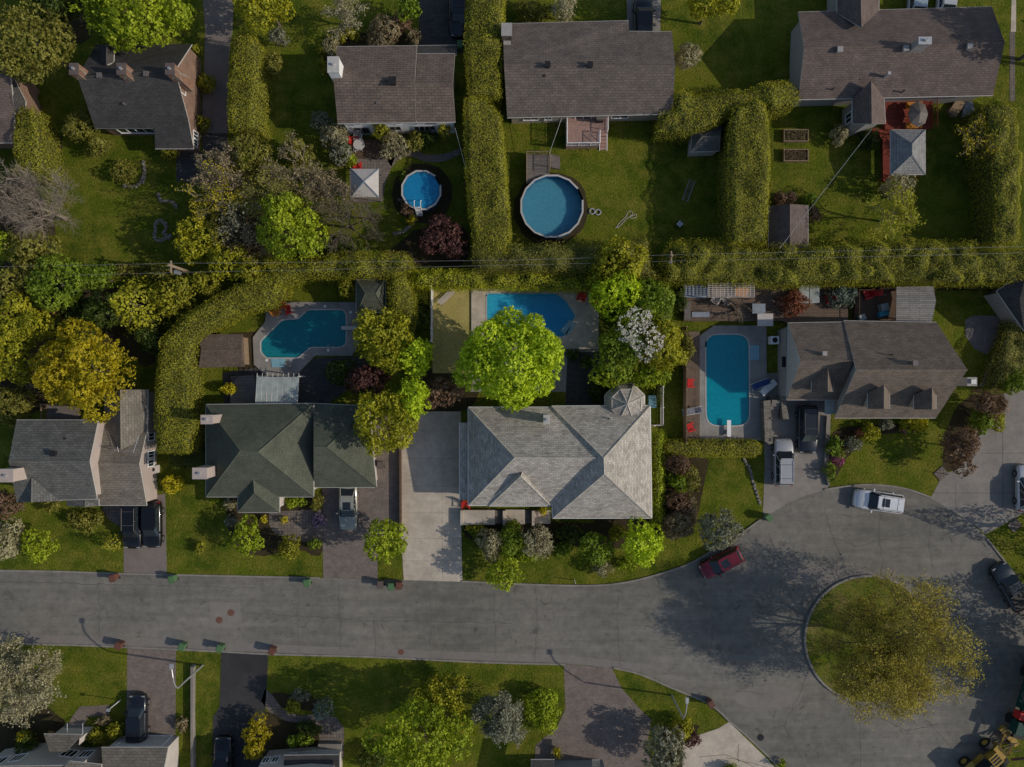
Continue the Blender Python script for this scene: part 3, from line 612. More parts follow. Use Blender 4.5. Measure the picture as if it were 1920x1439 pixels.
def gable_end_center(V): return P(sum(v[0] for v in V) / len(V), sum(v[1] for v in V) / len(V), 0)

# brick cape house, top left
r = thing('house', 'brick Cape style house with charcoal roof and three brick chimneys', 'house', P(265, 180))
V = [(180, 84, 2.8), (360, 83, 2.8), (328, 132, 6.5), (145, 145, 6.5), (178, 241, 3.0), (290, 241, 3.0), (291, 279, 2.2), (363, 279, 2.2), (353, 225, 3.6)]
rf = roof(r, V, [[0, 1, 2, 3], [3, 2, 8, 5, 4], [5, 8, 7, 6]], 'sh_charcoal')
R = walls(r, [(180, 84, 2.8), (360, 83, 2.8), (328, 132, 6.5), (353, 225, 3.6), (363, 279, 2.2), (291, 279, 2.2), (290, 241, 3.0), (178, 241, 3.0), (145, 145, 6.5)], 'brick_wall', .3)
for t in (.47, .575): win(r, R[4], R[1], t, t + .085, 3.6, 4.7, 1)
win(r, R[4], R[3], .15, .4, .8, 1.7, 1); win(r, R[4], R[3], .5, .8, .8, 1.7, 1); win(r, R[7], R[6], .2, .8, .9, 2.2, 3)
for x, y in ((139, 130), (228, 130), (319, 130)): chim(rf, x, y, 7.5, 3.5, .75, .95, 'brick_wall')
roof(r, [(186, 85, 4.7), (214, 85, 4.7), (200, 88, 5.6), (200, 122, 5.6), (188, 122, 4.9), (213, 117, 4.9)], [[0, 2, 3, 4], [2, 1, 5, 3]], 'sh_charcoal', name='dormer_roof')
vent(rf, 185, 141, 6.3); vent(rf, 273, 138, 6.3); vent(rf, 231, 194, 4.7, .2, .15)
# left edge partial house
r = thing('house', 'house cut off by the left edge with grey roof and rusty brick gable', 'house', P(-30, 190))
rf = roof(r, [(-120, 112, 3), (16, 112, 3), (18, 130, 5), (-120, 130, 5), (-120, 270, 2.6), (26, 268, 2.6), (27, 212, 3)], [[0, 1, 2, 3], [3, 2, 6, 5, 4]], 'sh_mauve')
roof(r, [(16, 128, 4.2), (48, 190, 3.0), (47, 205, 2.8), (27, 212, 3.0), (17, 175, 4.0)], [[0, 1, 2, 3, 4]], 'sh_charcoal', name='side_roof')
walls(r, [(-120, 112, 3), (16, 112, 3), (18, 130, 5), (27, 212, 3), (26, 268, 2.6), (-120, 270, 2.6)], 'brick_wall', .3); walls(r, [(16, 128, 3.8), (48, 190, 3.0), (47, 205, 2.8), (27, 212, 3.0), (17, 175, 3.8)], 'brick_wall', .25, name='side_wall')
# white two-storey house
r = thing('house', 'white two-storey house with brown striped shingle roof beside dark driveway', 'house', P(740, 170))
V = [(632, 88, 4.2), (782, 86, 4.2), (778, 150, 6.0), (625, 147, 6.0), (633, 232, 4.2), (780, 230, 4.2)]
rf = roof(r, V, [[0, 1, 2, 3], [3, 2, 5, 4]], 'sh_brown')
rf2 = roof(r, [(782, 101, 4.1), (853, 101, 4.1), (849, 157, 5.8), (779, 157, 5.8), (781, 229.5, 4.1), (854, 229, 4.1)], [[0, 1, 2, 3], [3, 2, 5, 4]], 'sh_brown', name='side_roof')
roof(r, [(782, 86, 2.7), (856, 85, 2.7), (856, 104, 3.2), (782, 104, 3.2)], [[0, 1, 2, 3]], 'sh_charcoal', name='porch_roof')
R = walls(r, [(632, 88, 4.2), (782, 86, 4.2), (782, 101, 4.1), (853, 101, 4.1), (849, 157, 5.8), (854, 229, 4.1), (633, 232, 4.2), (625, 147, 6.0)], 'white', .32)
a, b = R[6], R[5]
for t0, t1, z0, z1, m_ in ((.06, .2, .3, 2.1, 1), (.1, .15, 3.0, 3.7, 0), (.38, .44, 3.0, 3.7, 0), (.48, .53, 3.0, 3.7, 0), (.40, .5, 1.2, 2.2, 1), (.63, .82, 1.0, 2.2, 3), (.68, .73, 3.0, 3.7, 0), (.76, .84, 3.0, 3.7, 1)): win(r, a, b, t0, t1, z0, z1, m_, 'galv' if m_ else 'white')
chim(rf, 625, 122, 7.3, 0, .95, 1.35, 'white'); vent(rf, 735, 151, 6.0, .7, .4, 'dark'); vent(rf, 708, 192, 5.0, .3, .15)
# long taupe bungalow
r = thing('house', 'long bungalow with plain taupe roof and pink rear deck', 'house', P(1105, 130))
V = [(943, 45, 3.0), (1179, 39, 3.0), (1179, 59, 3.2), (1260, 60, 3.2), (1266, 123, 4.7), (945, 121, 4.7), (951, 221, 3.0), (1261, 214, 3.0)]
rf = roof(r, V, [[0, 1, 2, 3, 4, 5], [5, 4, 7, 6]], 'sh_taupe')
R = walls(r, [V[0], V[1], V[2], V[3], V[4], V[7], V[6], V[5]], 'cream', .45)
a, b = R[6], R[5]
for t0, t1 in ((.08, .17), (.22, .26), (.42, .52), (.66, .76)): win(r, a, b, t0, t1, 1.0, 2.2, 1)
for x in (1027, 1107): vent(rf, x, 120, 4.7, .5, .5, 'dark')
vent(rf, 1021, 142, 4.3, .2, .12, 'dark'); chim(rf, 950, 56, 5.0, 0, .9, 1.1, 'sh_mauve', flue=False); chim(rf, 951, 78, 3.9, 0, .6, .6, 'sh_tan', flue=False)
# top right long house
r = thing('house', 'wide top right house with mauve-brown roof and small rear gabled wing', 'house', P(1690, 120))
V = [(1497, 23, 3.1), (1860, 13, 3.1), (1884, 80, 5.0), (1508, 90, 5.0), (1497, 187, 3.1), (1862, 179, 3.1)]
rf = roof(r, V, [[0, 1, 2, 3], [3, 2, 5, 4]], 'sh_mauve')
walls(r, [V[0], V[1], V[2], V[5], V[4], V[3]], 'stucco', .45)
roof(r, [(1568, -60, 3.1), (1648, -60, 3.1), (1612, -60, 4.9), (1615, 52, 4.85), (1570, 24, 3.2), (1648, 20, 3.2)], [[0, 2, 3, 4], [2, 1, 5, 3]], 'sh_mauve', name='side_roof')
walls(r, [(1568, -60, 3.1), (1648, -60, 3.1), (1648, 30, 3.1), (1568, 30, 3.1)], 'stucco', .4, name='side_wall')
roof(r, [(1598, 187, 3.1), (1633, 152, 4.6), (1634, 232, 4.6), (1599, 232, 3.1), (1658, 184, 3.1), (1660, 232, 3.1)], [[0, 1, 2, 3], [1, 4, 5, 2]], 'sh_mauve', name='wing_roof')
R = walls(r, [(1599, 180, 3.1), (1660, 180, 3.1), (1660, 232, 3.1), (1634, 232, 4.6), (1599, 232, 3.1)], 'stucco', .3, name='wing_wall')
win(r, R[0], R[4], .4, .8, 1.0, 2.2, 1); win(r, R[4], R[2], .3, .6, 1.0, 2.0, 0)
lw = MB(); lw.prism(P2([(1487, 58), (1500, 45), (1503, 147), (1487, 147)], 0), 0, 2.6); lw.build('side_wall', M['greywall'], r)
for x, y in ((1576, 92), (1700, 90), (1820, 86)): vent(rf, x, y, 4.75, .5, .55, 'stucco')
chim(rf, 1734, 77, 6.4, 4, 1.1, .6, 'galv'); vent(rf, 1668, 137, 3.9, .28, .9, 'galv')
for x, y in ((1612, 149), (1563, 166), (1695, 170)): pipe(rf, x, y, 3.5, .25, .06, 'dark')
# left bungalow with pale gable step
r = thing('house', 'grey-roofed split-level house with pale gable wall between its two roofs', 'house', P(150, 870))
V = [(31, 788, 4.3), (184, 788, 4.3), (168, 865, 6.0), (16, 865, 6.0), (31, 940, 4.3), (182, 936, 4.3)]
rf = roof(r, V, [[0, 1, 2, 3], [3, 2, 5, 4]], 'sh_grey')
R = walls(r, [V[0], V[1], V[2], V[5], V[4], V[3]], 'pinkwall', .3)
win(r, R[3], R[1], .40, .46, 4.3, 4.8, 0)
V = [(197, 790, 2.7), (276, 825, 2.7), (261, 871, 4.0), (170, 868, 4.1), (126, 948, 2.7), (275, 948, 2.7), (183, 790, 2.7)]
rf2 = roof(r, [(180, 795, 2.7), (277, 800, 2.7), (261, 870, 4.0), (172, 868, 4.0), (180, 948, 2.7), (275, 948, 2.7)], [[0, 1, 2, 3], [3, 2, 5, 4]], 'sh_warm', name='low_roof')
R = walls(r, [(170, 795, 2.7), (277, 800, 2.7), (261, 870, 4.0), (275, 948, 2.7), (170, 948, 2.7)], 'pinkwall', .25, name='low_wall')
a, b = R[3], R[1]
for t0, t1 in ((.48, .56), (.60, .68), (.84, .93)): win(r, a, b, t0, t1, .9, 2.0, 1)
rn = roof(r, [(196, 731, 2.6), (277, 731, 2.6), (226, 731, 3.9), (227, 843, 3.9), (198, 800, 2.7), (276, 820, 2.7)], [[0, 2, 3, 4], [2, 1, 5, 3]], 'sh_warm', name='rear_roof')
walls(r, [(196, 731, 2.6), (226, 731, 3.9), (277, 731, 2.6), (277, 810, 2.6), (196, 800, 2.6)], 'pinkwall', .25, name='rear_wall')
roof(r, [(31, 942, 4.2), (115, 940, 4.2), (60, 897, 5.3), (59, 942, 5.35)], [[0, 2, 3], [2, 1, 3]], 'sh_grey', name='gable_roof')
roof(r, [(125, 949, 2.8), (185, 949, 2.8), (160, 937, 3.6), (159, 951, 3.6), (125, 936, 3.4), (185, 936, 3.4)], [[4, 0, 3, 2], [2, 3, 1, 5]], 'sh_grey', name='porch_roof')
chim(rf, 12, 892, 7.2, 0, 1.2, 1.1, 'pinkwall'); vent(rf, 98, 851, 5.8, .5, .35, 'dark'); vent(rf, 121, 823, 5.0, .2, .12, 'dark')
m_ = MB(); m_.tube([P(209, 843, 4.2), P(250, 848, 5.2), P(260, 818, 5.5)], .03); m_.tube([P(220, 838, 4.9), P(222, 848, 4.9)], .02); m_.bar(P(216, 845, 3.9), P(215, 845, 5), .03); m_.build('antenna', M['galv'], r)
# green hip house
r = thing('house', 'green hip-roofed house with two pale chimneys on its left side', 'house', P(487, 850))
V = [(386, 759, 3.2), (588, 757, 3.2), (588, 932, 3.2), (386, 932, 3.2), (451, 845, 6.4), (484, 848, 6.4)]
rf = roof(r, V, [[0, 1, 5, 4], [1, 2, 5], [2, 3, 4, 5], [3, 0, 4]], 'sh_green')
roof(r, [(588, 757, 2.8), (690, 762, 2.8), (706, 914, 2.8), (588, 914, 2.8), (588, 838, 5.2), (613, 839, 5.2)], [[0, 1, 5, 4], [1, 2, 5], [2, 3, 4, 5]], 'sh_green', name='garage_roof')
roof(r, [(446, 920, 3.1), (475, 893, 4.4), (477, 925, 4.4), (446, 961, 3.1), (524, 961, 3.1), (524, 920, 3.1)], [[0, 1, 2, 3], [3, 2, 4], [4, 2, 1, 5]], 'sh_green', name='entry_roof')
R = walls(r, [V[0], V[1], V[2], V[3]], 'offwhite', .4); R = walls(r, [(580, 762, 2.8), (690, 764, 2.8), (706, 914, 2.8), (580, 914, 2.8)], 'offwhite', .35, name='garage_wall')
win(r, R[3], R[2], .25, .85, .2, 2.2, 3, name='garage_door'); R = walls(r, [(446, 920, 3.1), (524, 920, 3.1), (524, 961, 3.1), (446, 961, 3.1)], 'offwhite', .3, name='entry_wall'); win(r, R[3], R[2], .3, .7, .2, 2.2, 1)
chim(rf, 388, 787, 6.2, 0, 1.0, .75, 'pinkwall'); chim(rf, 375, 888, 6.2, 0, 1.25, .95, 'pinkwall'); pipe(rf, 431, 827, 4.6, .4, .04, 'white')
# central house
r = thing('house', 'light grey hip-roofed house with wide double hips, between concrete driveway and lilac shrubs', 'house', P(1050, 865))
V = [(878, 764, 3.3), (1090, 764, 3.3), (1118, 859, 6.5), (965, 858, 6.5), (878, 948, 3.3), (1090, 948, 3.3)]
rf = roof(r, V, [[0, 1, 2, 3], [3, 2, 5, 4], [4, 0, 3]], 'sh_light')
V2 = [(1034, 762, 3.4), (1219, 761, 3.4), (1222, 972, 3.4), (1036, 972, 3.4), (1132, 859, 6.9), (1133, 889, 6.9)]
rf2 = roof(r, V2, [[0, 1, 4], [1, 2, 5, 4], [2, 3, 5], [3, 0, 4, 5]], 'sh_light', name='main_roof')
roof(r, [(917, 949, 3.35), (1033, 949, 3.35), (976, 893, 6.0), (911, 941, 3.4), (972, 885, 5.45), (1039, 936, 3.6), (980, 883, 5.45)], [[0, 1, 2], [3, 0, 2, 4], [1, 5, 6, 2]], 'sh_light', name='gable_roof')
roof(r, [(862, 793, 2.7), (882, 793, 2.9), (882, 938, 2.9), (862, 938, 2.7)], [[0, 1, 2, 3]], 'sh_light', name='side_roof')
R = walls(r, [(878, 764, 3.3), (1036, 764, 3.3), (1036, 948, 3.3), (878, 948, 3.3)], 'cream', .4); win(r, R[3], R[2], .1, .2, .9, 2.1, 1); win(r, R[3], R[2], .35, .75, .9, 2.2, 3)
R = walls(r, [V2[0], V2[1], V2[2], V2[3]], 'cream', .4, name='main_wall'); win(r, R[3], R[2], .2, .45, .9, 2.1, 2); win(r, R[3], R[2], .6, .85, .9, 2.1, 2); walls(r, [(862, 793, 2.7), (882, 793, 2.7), (882, 938, 2.7), (862, 938, 2.7)], 'cream', .12, name='side_wall')
chim(rf, 1025, 787, 6.0, 3.0, .5, .75, 'white'); pipe(rf2, 1141, 785, 4.2, .3, .05, 'dark')
tc = P(1172, 757, 3.2); tp = [(tc.x + 2.0 * math.cos(math.radians(22.5 + 45 * i)), tc.y + 2.0 * math.sin(math.radians(22.5 + 45 * i)), 3.0) for i in range(8)]
def rw(root, W, F, mat, name):   # roof from world points
    return roof(root, [(CX + w_[0] * H / (H - w_[2]) / S, CY - w_[1] * H / (H - w_[2]) / S, w_[2]) for w_ in W], F, mat, .12, 'fascia', name)
rw(r, tp + [(tc.x + 1.45 * math.cos(math.radians(22.5 + 45 * i)), tc.y + 1.45 * math.sin(math.radians(22.5 + 45 * i)), 3.95) for i in range(8)] + [(tc.x, tc.y, 4.6)], [[i, (i + 1) % 8, 8 + (i + 1) % 8, 8 + i] for i in range(8)] + [[8 + i, 8 + (i + 1) % 8, 16] for i in range(8)], 'sh_light', 'turret_roof')
m_ = MB(); m_.prism([(tc.x + 1.75 * math.cos(math.radians(22.5 + 45 * i)), tc.y + 1.75 * math.sin(math.radians(22.5 + 45 * i)), 0) for i in range(8)], 0, 2.95); m_.build('turret_wall', M['cream'], r)
# tall brown house on the right
r = thing('house', 'tall brown house with two front dormers, beside the rectangular pool', 'house', P(1650, 690))
V = [(1582, 602, 3.0), (1756, 605, 3.0), (1814, 694, 7.4), (1606, 694, 7.4), (1565, 784, 3.0), (1755, 784, 3.0)]
rf = roof(r, V, [[0, 1, 2, 3], [3, 2, 5, 4]], 'sh_tan')
R = walls(r, [V[0], V[1], V[2], V[5], V[4], V[3]], 'stucco', .35)
win(r, R[4], R[3], .15, .3, .9, 2.1, 1); win(r, R[4], R[3], .45, .6, .9, 2.1, 1); win(r, R[4], R[3], .72, .88, .9, 2.1, 1)
W = [(1478, 606, 3.0), (1590, 604, 3.0), (1600, 677, 6.4), (1502, 677, 6.4), (1475, 750, 2.9), (1572, 750, 2.9)]
rf2 = roof(r, W, [[0, 1, 2, 3], [3, 2, 5, 4], [4, 0, 3]], 'sh_tan', name='west_roof')
R = walls(r, [(1478, 606, 3.0), (1590, 606, 3.0), (1580, 750, 2.9), (1475, 750, 2.9)], 'stucco', .3, name='west_wall')
win(r, R[3], R[2], .2, .75, .15, 2.2, 3, name='garage_door')
def dormer(rf_, x0, x1, xr, y0, y1, zs, zr, mat, wall='cream'):
    roof(r, [(x0, y0 + (y1 - y0) * .35, zs), (x0, y1, zs), (xr, y1, zr), (xr, y0, zr), (x1, y1, zs), (x1, y0 + (y1 - y0) * .35, zs)], [[0, 1, 2, 3], [3, 2, 4, 5]], mat, .1, name='dormer_roof')
    w_ = inset([P(x0, y0 + 12, zs), P(x0, y1, zs), P(xr, y1, zr), P(x1, y1, zs), P(x1, y0 + 12, zs)], .15)
    vv = [(q.x, q.y, 3.2) for q in w_] + [(q.x, q.y, q.z - .1) for q in w_]; link_mesh('dormer_wall', vv, [[i, (i + 1) % 5, 5 + (i + 1) % 5, 5 + i] for i in range(5)], M[wall], r)
dormer(rf, 1627, 1668, 1657, 722, 767, 5.4, 6.8, 'sh_tan'); dormer(rf, 1714, 1755, 1747, 727, 768, 5.4, 6.8, 'sh_tan'); dormer(rf, 1522, 1563, 1552, 688, 735, 4.6, 5.9, 'sh_tan')
vent(rf, 1547, 663, 5.6, .4, .7, 'stucco'); vent(rf, 1717, 681, 6.9, .45, .6, 'vent'); pipe(rf, 1674, 665, 6.2, .3, .05, 'dark')
m_ = MB(); m_.prism(P2([(1458, 620), (1480, 612), (1482, 742), (1458, 742)]), 0, 2.3); sw = m_.build('stone_annex', M['stucco'], r)
m_ = MB(); c = P(1469, 679, 2.3); m_.box(c.x, c.y, 2.31, 2.38, .35, 1.0); m_.build('skylight', M['glass'], r)
m_ = MB(); c = P(1823, 716, 5.2); m_.box(c.x, c.y, 0, 5.2, .9, .8); m_.box(c.x - 1.0, c.y + .05, 0, 3.2, 1.1, .7); m_.build('chimney', M['stucco'], r); m_ = MB(); m_.box(c.x, c.y, 5.2, 5.45, .45, .4); m_.build('chimney_cap', M['galv'], r)
m_ = MB(); m_.prism(P2([(1547, 750), (1566, 752), (1564, 777), (1547, 777)], 2.6), 2.5, 2.6); m_.build('porch_roof', M['panel'], r)
# bottom left white house
r = thing('house', 'white-walled house at the bottom left with warm grey garage roof', 'house', P(150, 1500))
rf = roof(r, [(190, 1402, 3.0), (315, 1402, 3.0), (300, 1480, 4.6), (195, 1480, 4.6), (190, 1560, 3.0), (310, 1560, 3.0)], [[0, 1, 2, 3], [3, 2, 5, 4]], 'sh_warm')
R = walls(r, [(190, 1402, 3.0), (315, 1402, 3.0), (300, 1480, 4.6), (310, 1560, 3.0), (190, 1560, 3.0)], 'offwhite', .3); win(r, R[1], R[0], .12, .88, .1, 2.2, 0, name='garage_door')
m_ = MB(); m_.prism(P2([(10, 1405), (90, 1392), (165, 1402), (190, 1400), (190, 1560), (-20, 1560)]), 0, 4.6); m_.build('main_wall', M['offwhite'], r)
roof(r, [(-40, 1438, 4.8), (122, 1436, 4.8), (130, 1428, 4.8), (190, 1434, 4.8), (190, 1600, 6.5), (-40, 1600, 6.5)], [[0, 1, 2, 3, 4, 5]], 'sh_warm', name='main_roof')
a, b = P(165, 1402), P(90, 1392); win(r, a, b, .1, .4, .9, 2.1, 2); win(r, P(190, 1399.5), P(165, 1401.5), .1, .9, .9, 2.1, 2)
a, b = P(90, 1392), P(10, 1405); win(r, a, b, .15, .4, 2.2, 3.4, 2); win(r, a, b, .55, .8, 2.2, 3.4, 1)
roof(r, [(82, 1377, 2.8), (154, 1378, 2.8), (124, 1410, 3.7), (93, 1410, 3.7)], [[0, 1, 2, 3]], 'sh_warm', name='porch_roof'); walls(r, [(84, 1382, 2.7), (152, 1383, 2.7), (150, 1403, 2.7), (86, 1403, 2.7)], 'offwhite', .2, name='porch_wall')
m_ = MB()
for i in range(4): m_.prism(P2([(124, 1356 + i * 5), (156, 1356 + i * 5), (156, 1378), (124, 1378)]), .01, .18 * (i + 1))
m_.build('front_steps', M['concrete_grey'], r)
for x in (126, 155):
    m_ = MB(); m_.tube([P(x, 1357, .2), P(x, 1357, 1.0), P(x, 1376, 1.7), P(x, 1376, .7)], .03); m_.build('handrail', M['white'], r)
# bottom centre white house
r = thing('house', 'white house at the bottom edge with grey porch roof and row of narrow windows', 'house', P(560, 1480))
m_ = MB(); m_.prism(P2([(505, 1407), (600, 1400), (642, 1402), (642, 1560), (505, 1560)]), 0, 4.4); m_.build('wall', M['offwhite'], r)
rf = roof(r, [(532, 1417, 3.2), (637, 1416, 3.2), (637, 1480, 3.9), (532, 1480, 3.9)], [[0, 1, 2, 3]], 'sh_charcoal', fascia='white'); roof(r, [(470, 1448, 4.7), (660, 1446, 4.7), (660, 1600, 6.8), (470, 1600, 6.8)], [[0, 1, 2, 3]], 'sh_charcoal', name='main_roof')
m_ = MB(); m_.prism(P2([(548, 1406), (636, 1402), (636, 1425), (548, 1428)]), 0, 3.0); m_.build('porch_wall', M['white'], r)
a, b = P(600, 1400), P(505, 1407)
for t in (.7, .88): win(r, a, b, t, t + .1, 1.6, 2.6, 1)
a, b = P(596, 1401.8), P(549, 1405)
for t in (.02, .27, .52, .77): win(r, a, b, t, t + .18, .9, 2.3, 1)
m_ = MB(); m_.prism(P2([(599, 1391), (642, 1391), (642, 1402), (599, 1402)]), .01, .5); m_.build('porch_landing', M['concrete_grey'], r)
# bottom: partial flat canopy
r = thing('house', 'house barely showing at the bottom edge below the wide paver driveway', 'house', P(1060, 1500))
m_ = MB(); m_.prism(P2([(995, 1427), (1130, 1425), (1130, 1560), (995, 1560)]), 0, 2.5); m_.build('wall', M['greywall'], r)
roof(r, [(995, 1425, 2.8), (1040, 1425, 2.8), (1040, 1560, 3.6), (995, 1560, 3.6)], [[0, 1, 2, 3]], 'sh_charcoal'); roof(r, [(1110, 1426, 2.8), (1125, 1426, 2.8), (1125, 1560, 3.4), (1110, 1560, 3.4)], [[0, 1, 2, 3]], 'sh_grey', name='side_roof')
# right edge partial house
r = thing('house', 'slate-grey roofed house cut off by the right edge behind the long hedge', 'house', P(1960, 550))
roof(r, [(1869, 546, 3.0), (1925, 510, 3.0), (2060, 520, 3.0), (2060, 575, 4.6), (1912, 562, 4.4)], [[0, 1, 2, 3, 4]], 'sh_charcoal'); roof(r, [(1869, 546, 3.0), (1912, 562, 4.4), (2060, 575, 4.6), (2060, 640, 3.0), (1920, 620, 3.0)], [[0, 1, 2, 3, 4]], 'sh_charcoal', name='rear_roof')
walls(r, [(1869, 546, 3.0), (1925, 512, 3.0), (2060, 520, 3.0), (2060, 640, 3.0), (1920, 618, 3.0)], 'stucco', .4)
# sheds and gazebos
r = thing('shed', 'brown shingled garden shed next to copper shrubs at the long hedge', 'shed', P(1480, 425))
rf = roof(r, [(1441, 386, 2.1), (1481, 383, 3.1), (1515, 385, 2.1), (1515, 464, 2.1), (1481, 470, 3.1), (1441, 465, 2.1)], [[0, 1, 4, 5], [1, 2, 3, 4]], 'sh_mauve', .1); walls(r, [(1441, 386, 2.1), (1481, 383, 3.1), (1515, 385, 2.1), (1515, 464, 2.1), (1481, 470, 3.1), (1441, 465, 2.1)], 'wood_dark', .15)
r = thing('shed', 'small grey shed with pale hipped end under the curved hedge', 'shed', P(1323, 262))
roof(r, [(1299, 240, 2.0), (1352, 236, 2.0), (1349, 283, 2.0), (1295, 285, 2.0), (1316, 256, 2.9), (1350, 257, 2.9)], [[0, 1, 5, 4], [1, 2, 5], [2, 3, 4, 5], [3, 0, 4]], 'sh_grey', .08); walls(r, [(1299, 240, 2.0), (1352, 236, 2.0), (1349, 283, 2.0), (1295, 285, 2.0)], 'offwhite', .12)
r = thing('shed', 'dark green hip-roofed pool cabin in the corner of the hedges', 'shed', P(695, 552))
roof(r, [(668, 525, 2.5), (722, 522, 2.5), (723, 585, 2.5), (668, 590, 2.5), (685, 550, 3.8), (705, 551, 3.8)], [[0, 1, 5, 4], [1, 2, 5], [2, 3, 4, 5], [3, 0, 4]], 'sh_green', .1); walls(r, [(668, 525, 2.5), (722, 522, 2.5), (723, 585, 2.5), (668, 590, 2.5)], 'offwhite', .2)
r = thing('hut', 'low rectangular hut with speckled thatch-like roof left of the angular pool', 'hut', P(415, 658))
roof(r, [(373, 627, 2.2), (455, 627, 2.2), (458, 688, 2.2), (373, 690, 2.2), (377, 657, 2.6), (452, 657, 2.6)], [[0, 1, 5, 4], [1, 2, 5], [2, 3, 4, 5], [3, 0, 4]], 'thatch', .15, 'wood_dark'); walls(r, [(373, 627, 2.2), (455, 627, 2.2), (458, 688, 2.2), (373, 690, 2.2)], 'wood', .25)
def posts(root, pts, z, r_=.06, mat='wood', name='post'):
    for p in pts: mb = MB(); c_ = P(p[0], p[1], z); mb.bar((c_.x, c_.y, 0), (c_.x, c_.y, z), r_, 4); mb.build(name, M[mat], root)
r = thing('gazebo', 'square pale fabric gazebo with a pointed top on the small patio', 'gazebo', P(684, 345))
roof(r, [(658, 317, 2.2), (710, 317, 2.2), (710, 370, 2.2), (658, 370, 2.2), (682, 341, 3.1)], [[0, 1, 4], [1, 2, 4], [2, 3, 4], [3, 0, 4]], 'cover', .04, 'fabric', name='canopy').data.materials[0] = M['fabric']
posts(r, [(659, 318), (709, 318), (709, 369), (659, 369)], 2.2, .04, 'metal')
r = thing('gazebo', 'grey metal-tile hip gazebo at the corner of the red deck', 'gazebo', P(1700, 285))
roof(r, [(1670, 244, 2.5), (1735, 244, 2.5), (1735, 327, 2.5), (1670, 328, 2.5), (1710, 270, 3.7), (1710, 291, 3.7)], [[0, 1, 4], [1, 2, 5, 4], [2, 3, 5], [3, 0, 4, 5]], 'metal_tile', .08)
posts(r, [(1672, 246), (1733, 246), (1733, 325), (1672, 326)], 2.5, .06, 'redwood')
r = thing('pergola', 'terrace pergola with ribbed translucent panels behind the green-roofed house', 'pergola', P(518, 733))
m_ = MB(); m_.prism(P2([(481, 707), (560, 707), (557, 757), (478, 757)], 2.6), 2.5, 2.54); m_.build('panel_roof', M['panel'], r)
m_ = MB()
for i in range(9): x = 481 + i * 9.8; m_.bar(P(x + 1.2, 700, 2.5), P(x - 2, 757, 2.55), .03)
m_.build('rafter', M['fascia'], r); posts(r, [(482, 706), (559, 706)], 2.5, .06, 'white')
r = thing('pergola', 'flat corrugated grey canopy behind the tall brown house', 'pergola', P(1717, 570))
m_ = MB(); m_.prism(P2([(1681, 538), (1750, 537), (1755, 565), (1747, 605), (1680, 603)], 2.5), 2.4, 2.5); m_.build('panel_roof', M['corrugated'], r); posts(r, [(1683, 540), (1748, 539), (1681, 600), (1745, 602)], 2.4)
r = thing('pergola', 'open wooden lattice pergola over tables on the upper deck', 'pergola', P(1372, 545))
m_ = MB()
for i in range(13): m_.bar(P(1329 + i * 7.1, 530, 2.6), P(1329 + i * 7.1, 558, 2.6), .04)
for i in range(8): m_.bar(P(1327, 532 + i * 3.6, 2.68), P(1415, 532 + i * 3.6, 2.68), .035)
m_.build('lattice', M['offwhite'], r); posts(r, [(1329, 531), (1414, 531), (1414, 557), (1329, 557)], 2.6)

# ------------------------------------------------------------------ decks, pools
def deckbox(name, label, cat, pts, z, mat, rail=None, rm='white'):
    c_ = P(sum(p[0] for p in pts) / len(pts), sum(p[1] for p in pts) / len(pts)); r_ = thing(name, label, cat, c_)
    mb = MB(); mb.prism(P2(pts, z), .01, z); mb.build('deck_boards', M[mat], r_)
    if rail:
        mb = MB()
        for sgm in rail:
            for i in range(len(sgm) - 1):
                a, b = P(*sgm[i], z), P(*sgm[i + 1], z); L = (b - a).length; n = max(2, int(L / .14))
                mb.bar(a + Vector((0, 0, .95)), b + Vector((0, 0, .95)), .04); mb.bar(a + Vector((0, 0, .12)), b + Vector((0, 0, .12)), .025)
                for j in range(n + 1): q = a + (b - a) * j / n; mb.bar(q, q + Vector((0, 0, .93)), .045 if j % 8 == 0 else .016)
        mb.build('railing', M[rm], r_)
    return r_
d1 = deckbox('deck', 'pink rear deck with white railing and stairs on the taupe bungalow', 'deck', [(1062, 222), (1138, 220), (1138, 248), (1123, 250), (1123, 272), (1062, 274)], 1.1, 'planks_pink', [[(1062, 222), (1062, 274), (1123, 273), (1123, 250)], [(1138, 220), (1138, 250)]])
m_ = MB()
for i in range(6): m_.prism(P2([(1124, 250 + i * 5.4), (1138, 250 + i * 5.4), (1138, 255.4 + i * 5.4), (1124, 255.4 + i * 5.4)]), .01, 1.0 - i * .17)
m_.build('stairs', M['planks_pink'], d1)
m_ = MB(); m_.tube([P(1124, 251, 2.0), P(1124, 283, 1.0)], .035); m_.tube([P(1138, 251, 2.0), P(1138, 283, 1.0)], .035); m_.build('handrail', M['white'], d1)
d2 = deckbox('deck', 'red-stained deck with planter strip behind the top right house', 'deck', [(1660, 186), (1748, 184), (1748, 240), (1736, 243), (1660, 243)], .7, 'planks_red', [[(1748, 184), (1748, 242)]], 'redwood')
m_ = MB(); m_.prism(P2([(1630, 240), (1672, 240), (1672, 340), (1656, 340), (1655, 262), (1630, 258)], .4), .012, .4); m_.build('lower_boards', M['planks_red'], d2)
m_ = MB(); m_.prism(P2([(1700, 193), (1728, 192), (1728, 203), (1700, 204)], .9), .7, 1.05); m_.prism(P2([(1699, 232), (1728, 231), (1728, 241), (1699, 242)], .9), .7, 1.05); m_.build('bench', M['orange'], d2)
d2b = deckbox('deck', 'small brick-red patio steps below the white house wall', 'deck', [(660, 262), (722, 262), (722, 296), (655, 296)], .25, 'wood_dark')
d3 = deckbox('deck', 'brown upper timber deck above the rectangular pool', 'deck', [(1282, 532), (1470, 535), (1590, 540), (1590, 604), (1475, 606), (1470, 602), (1282, 602)], .55, 'planks')
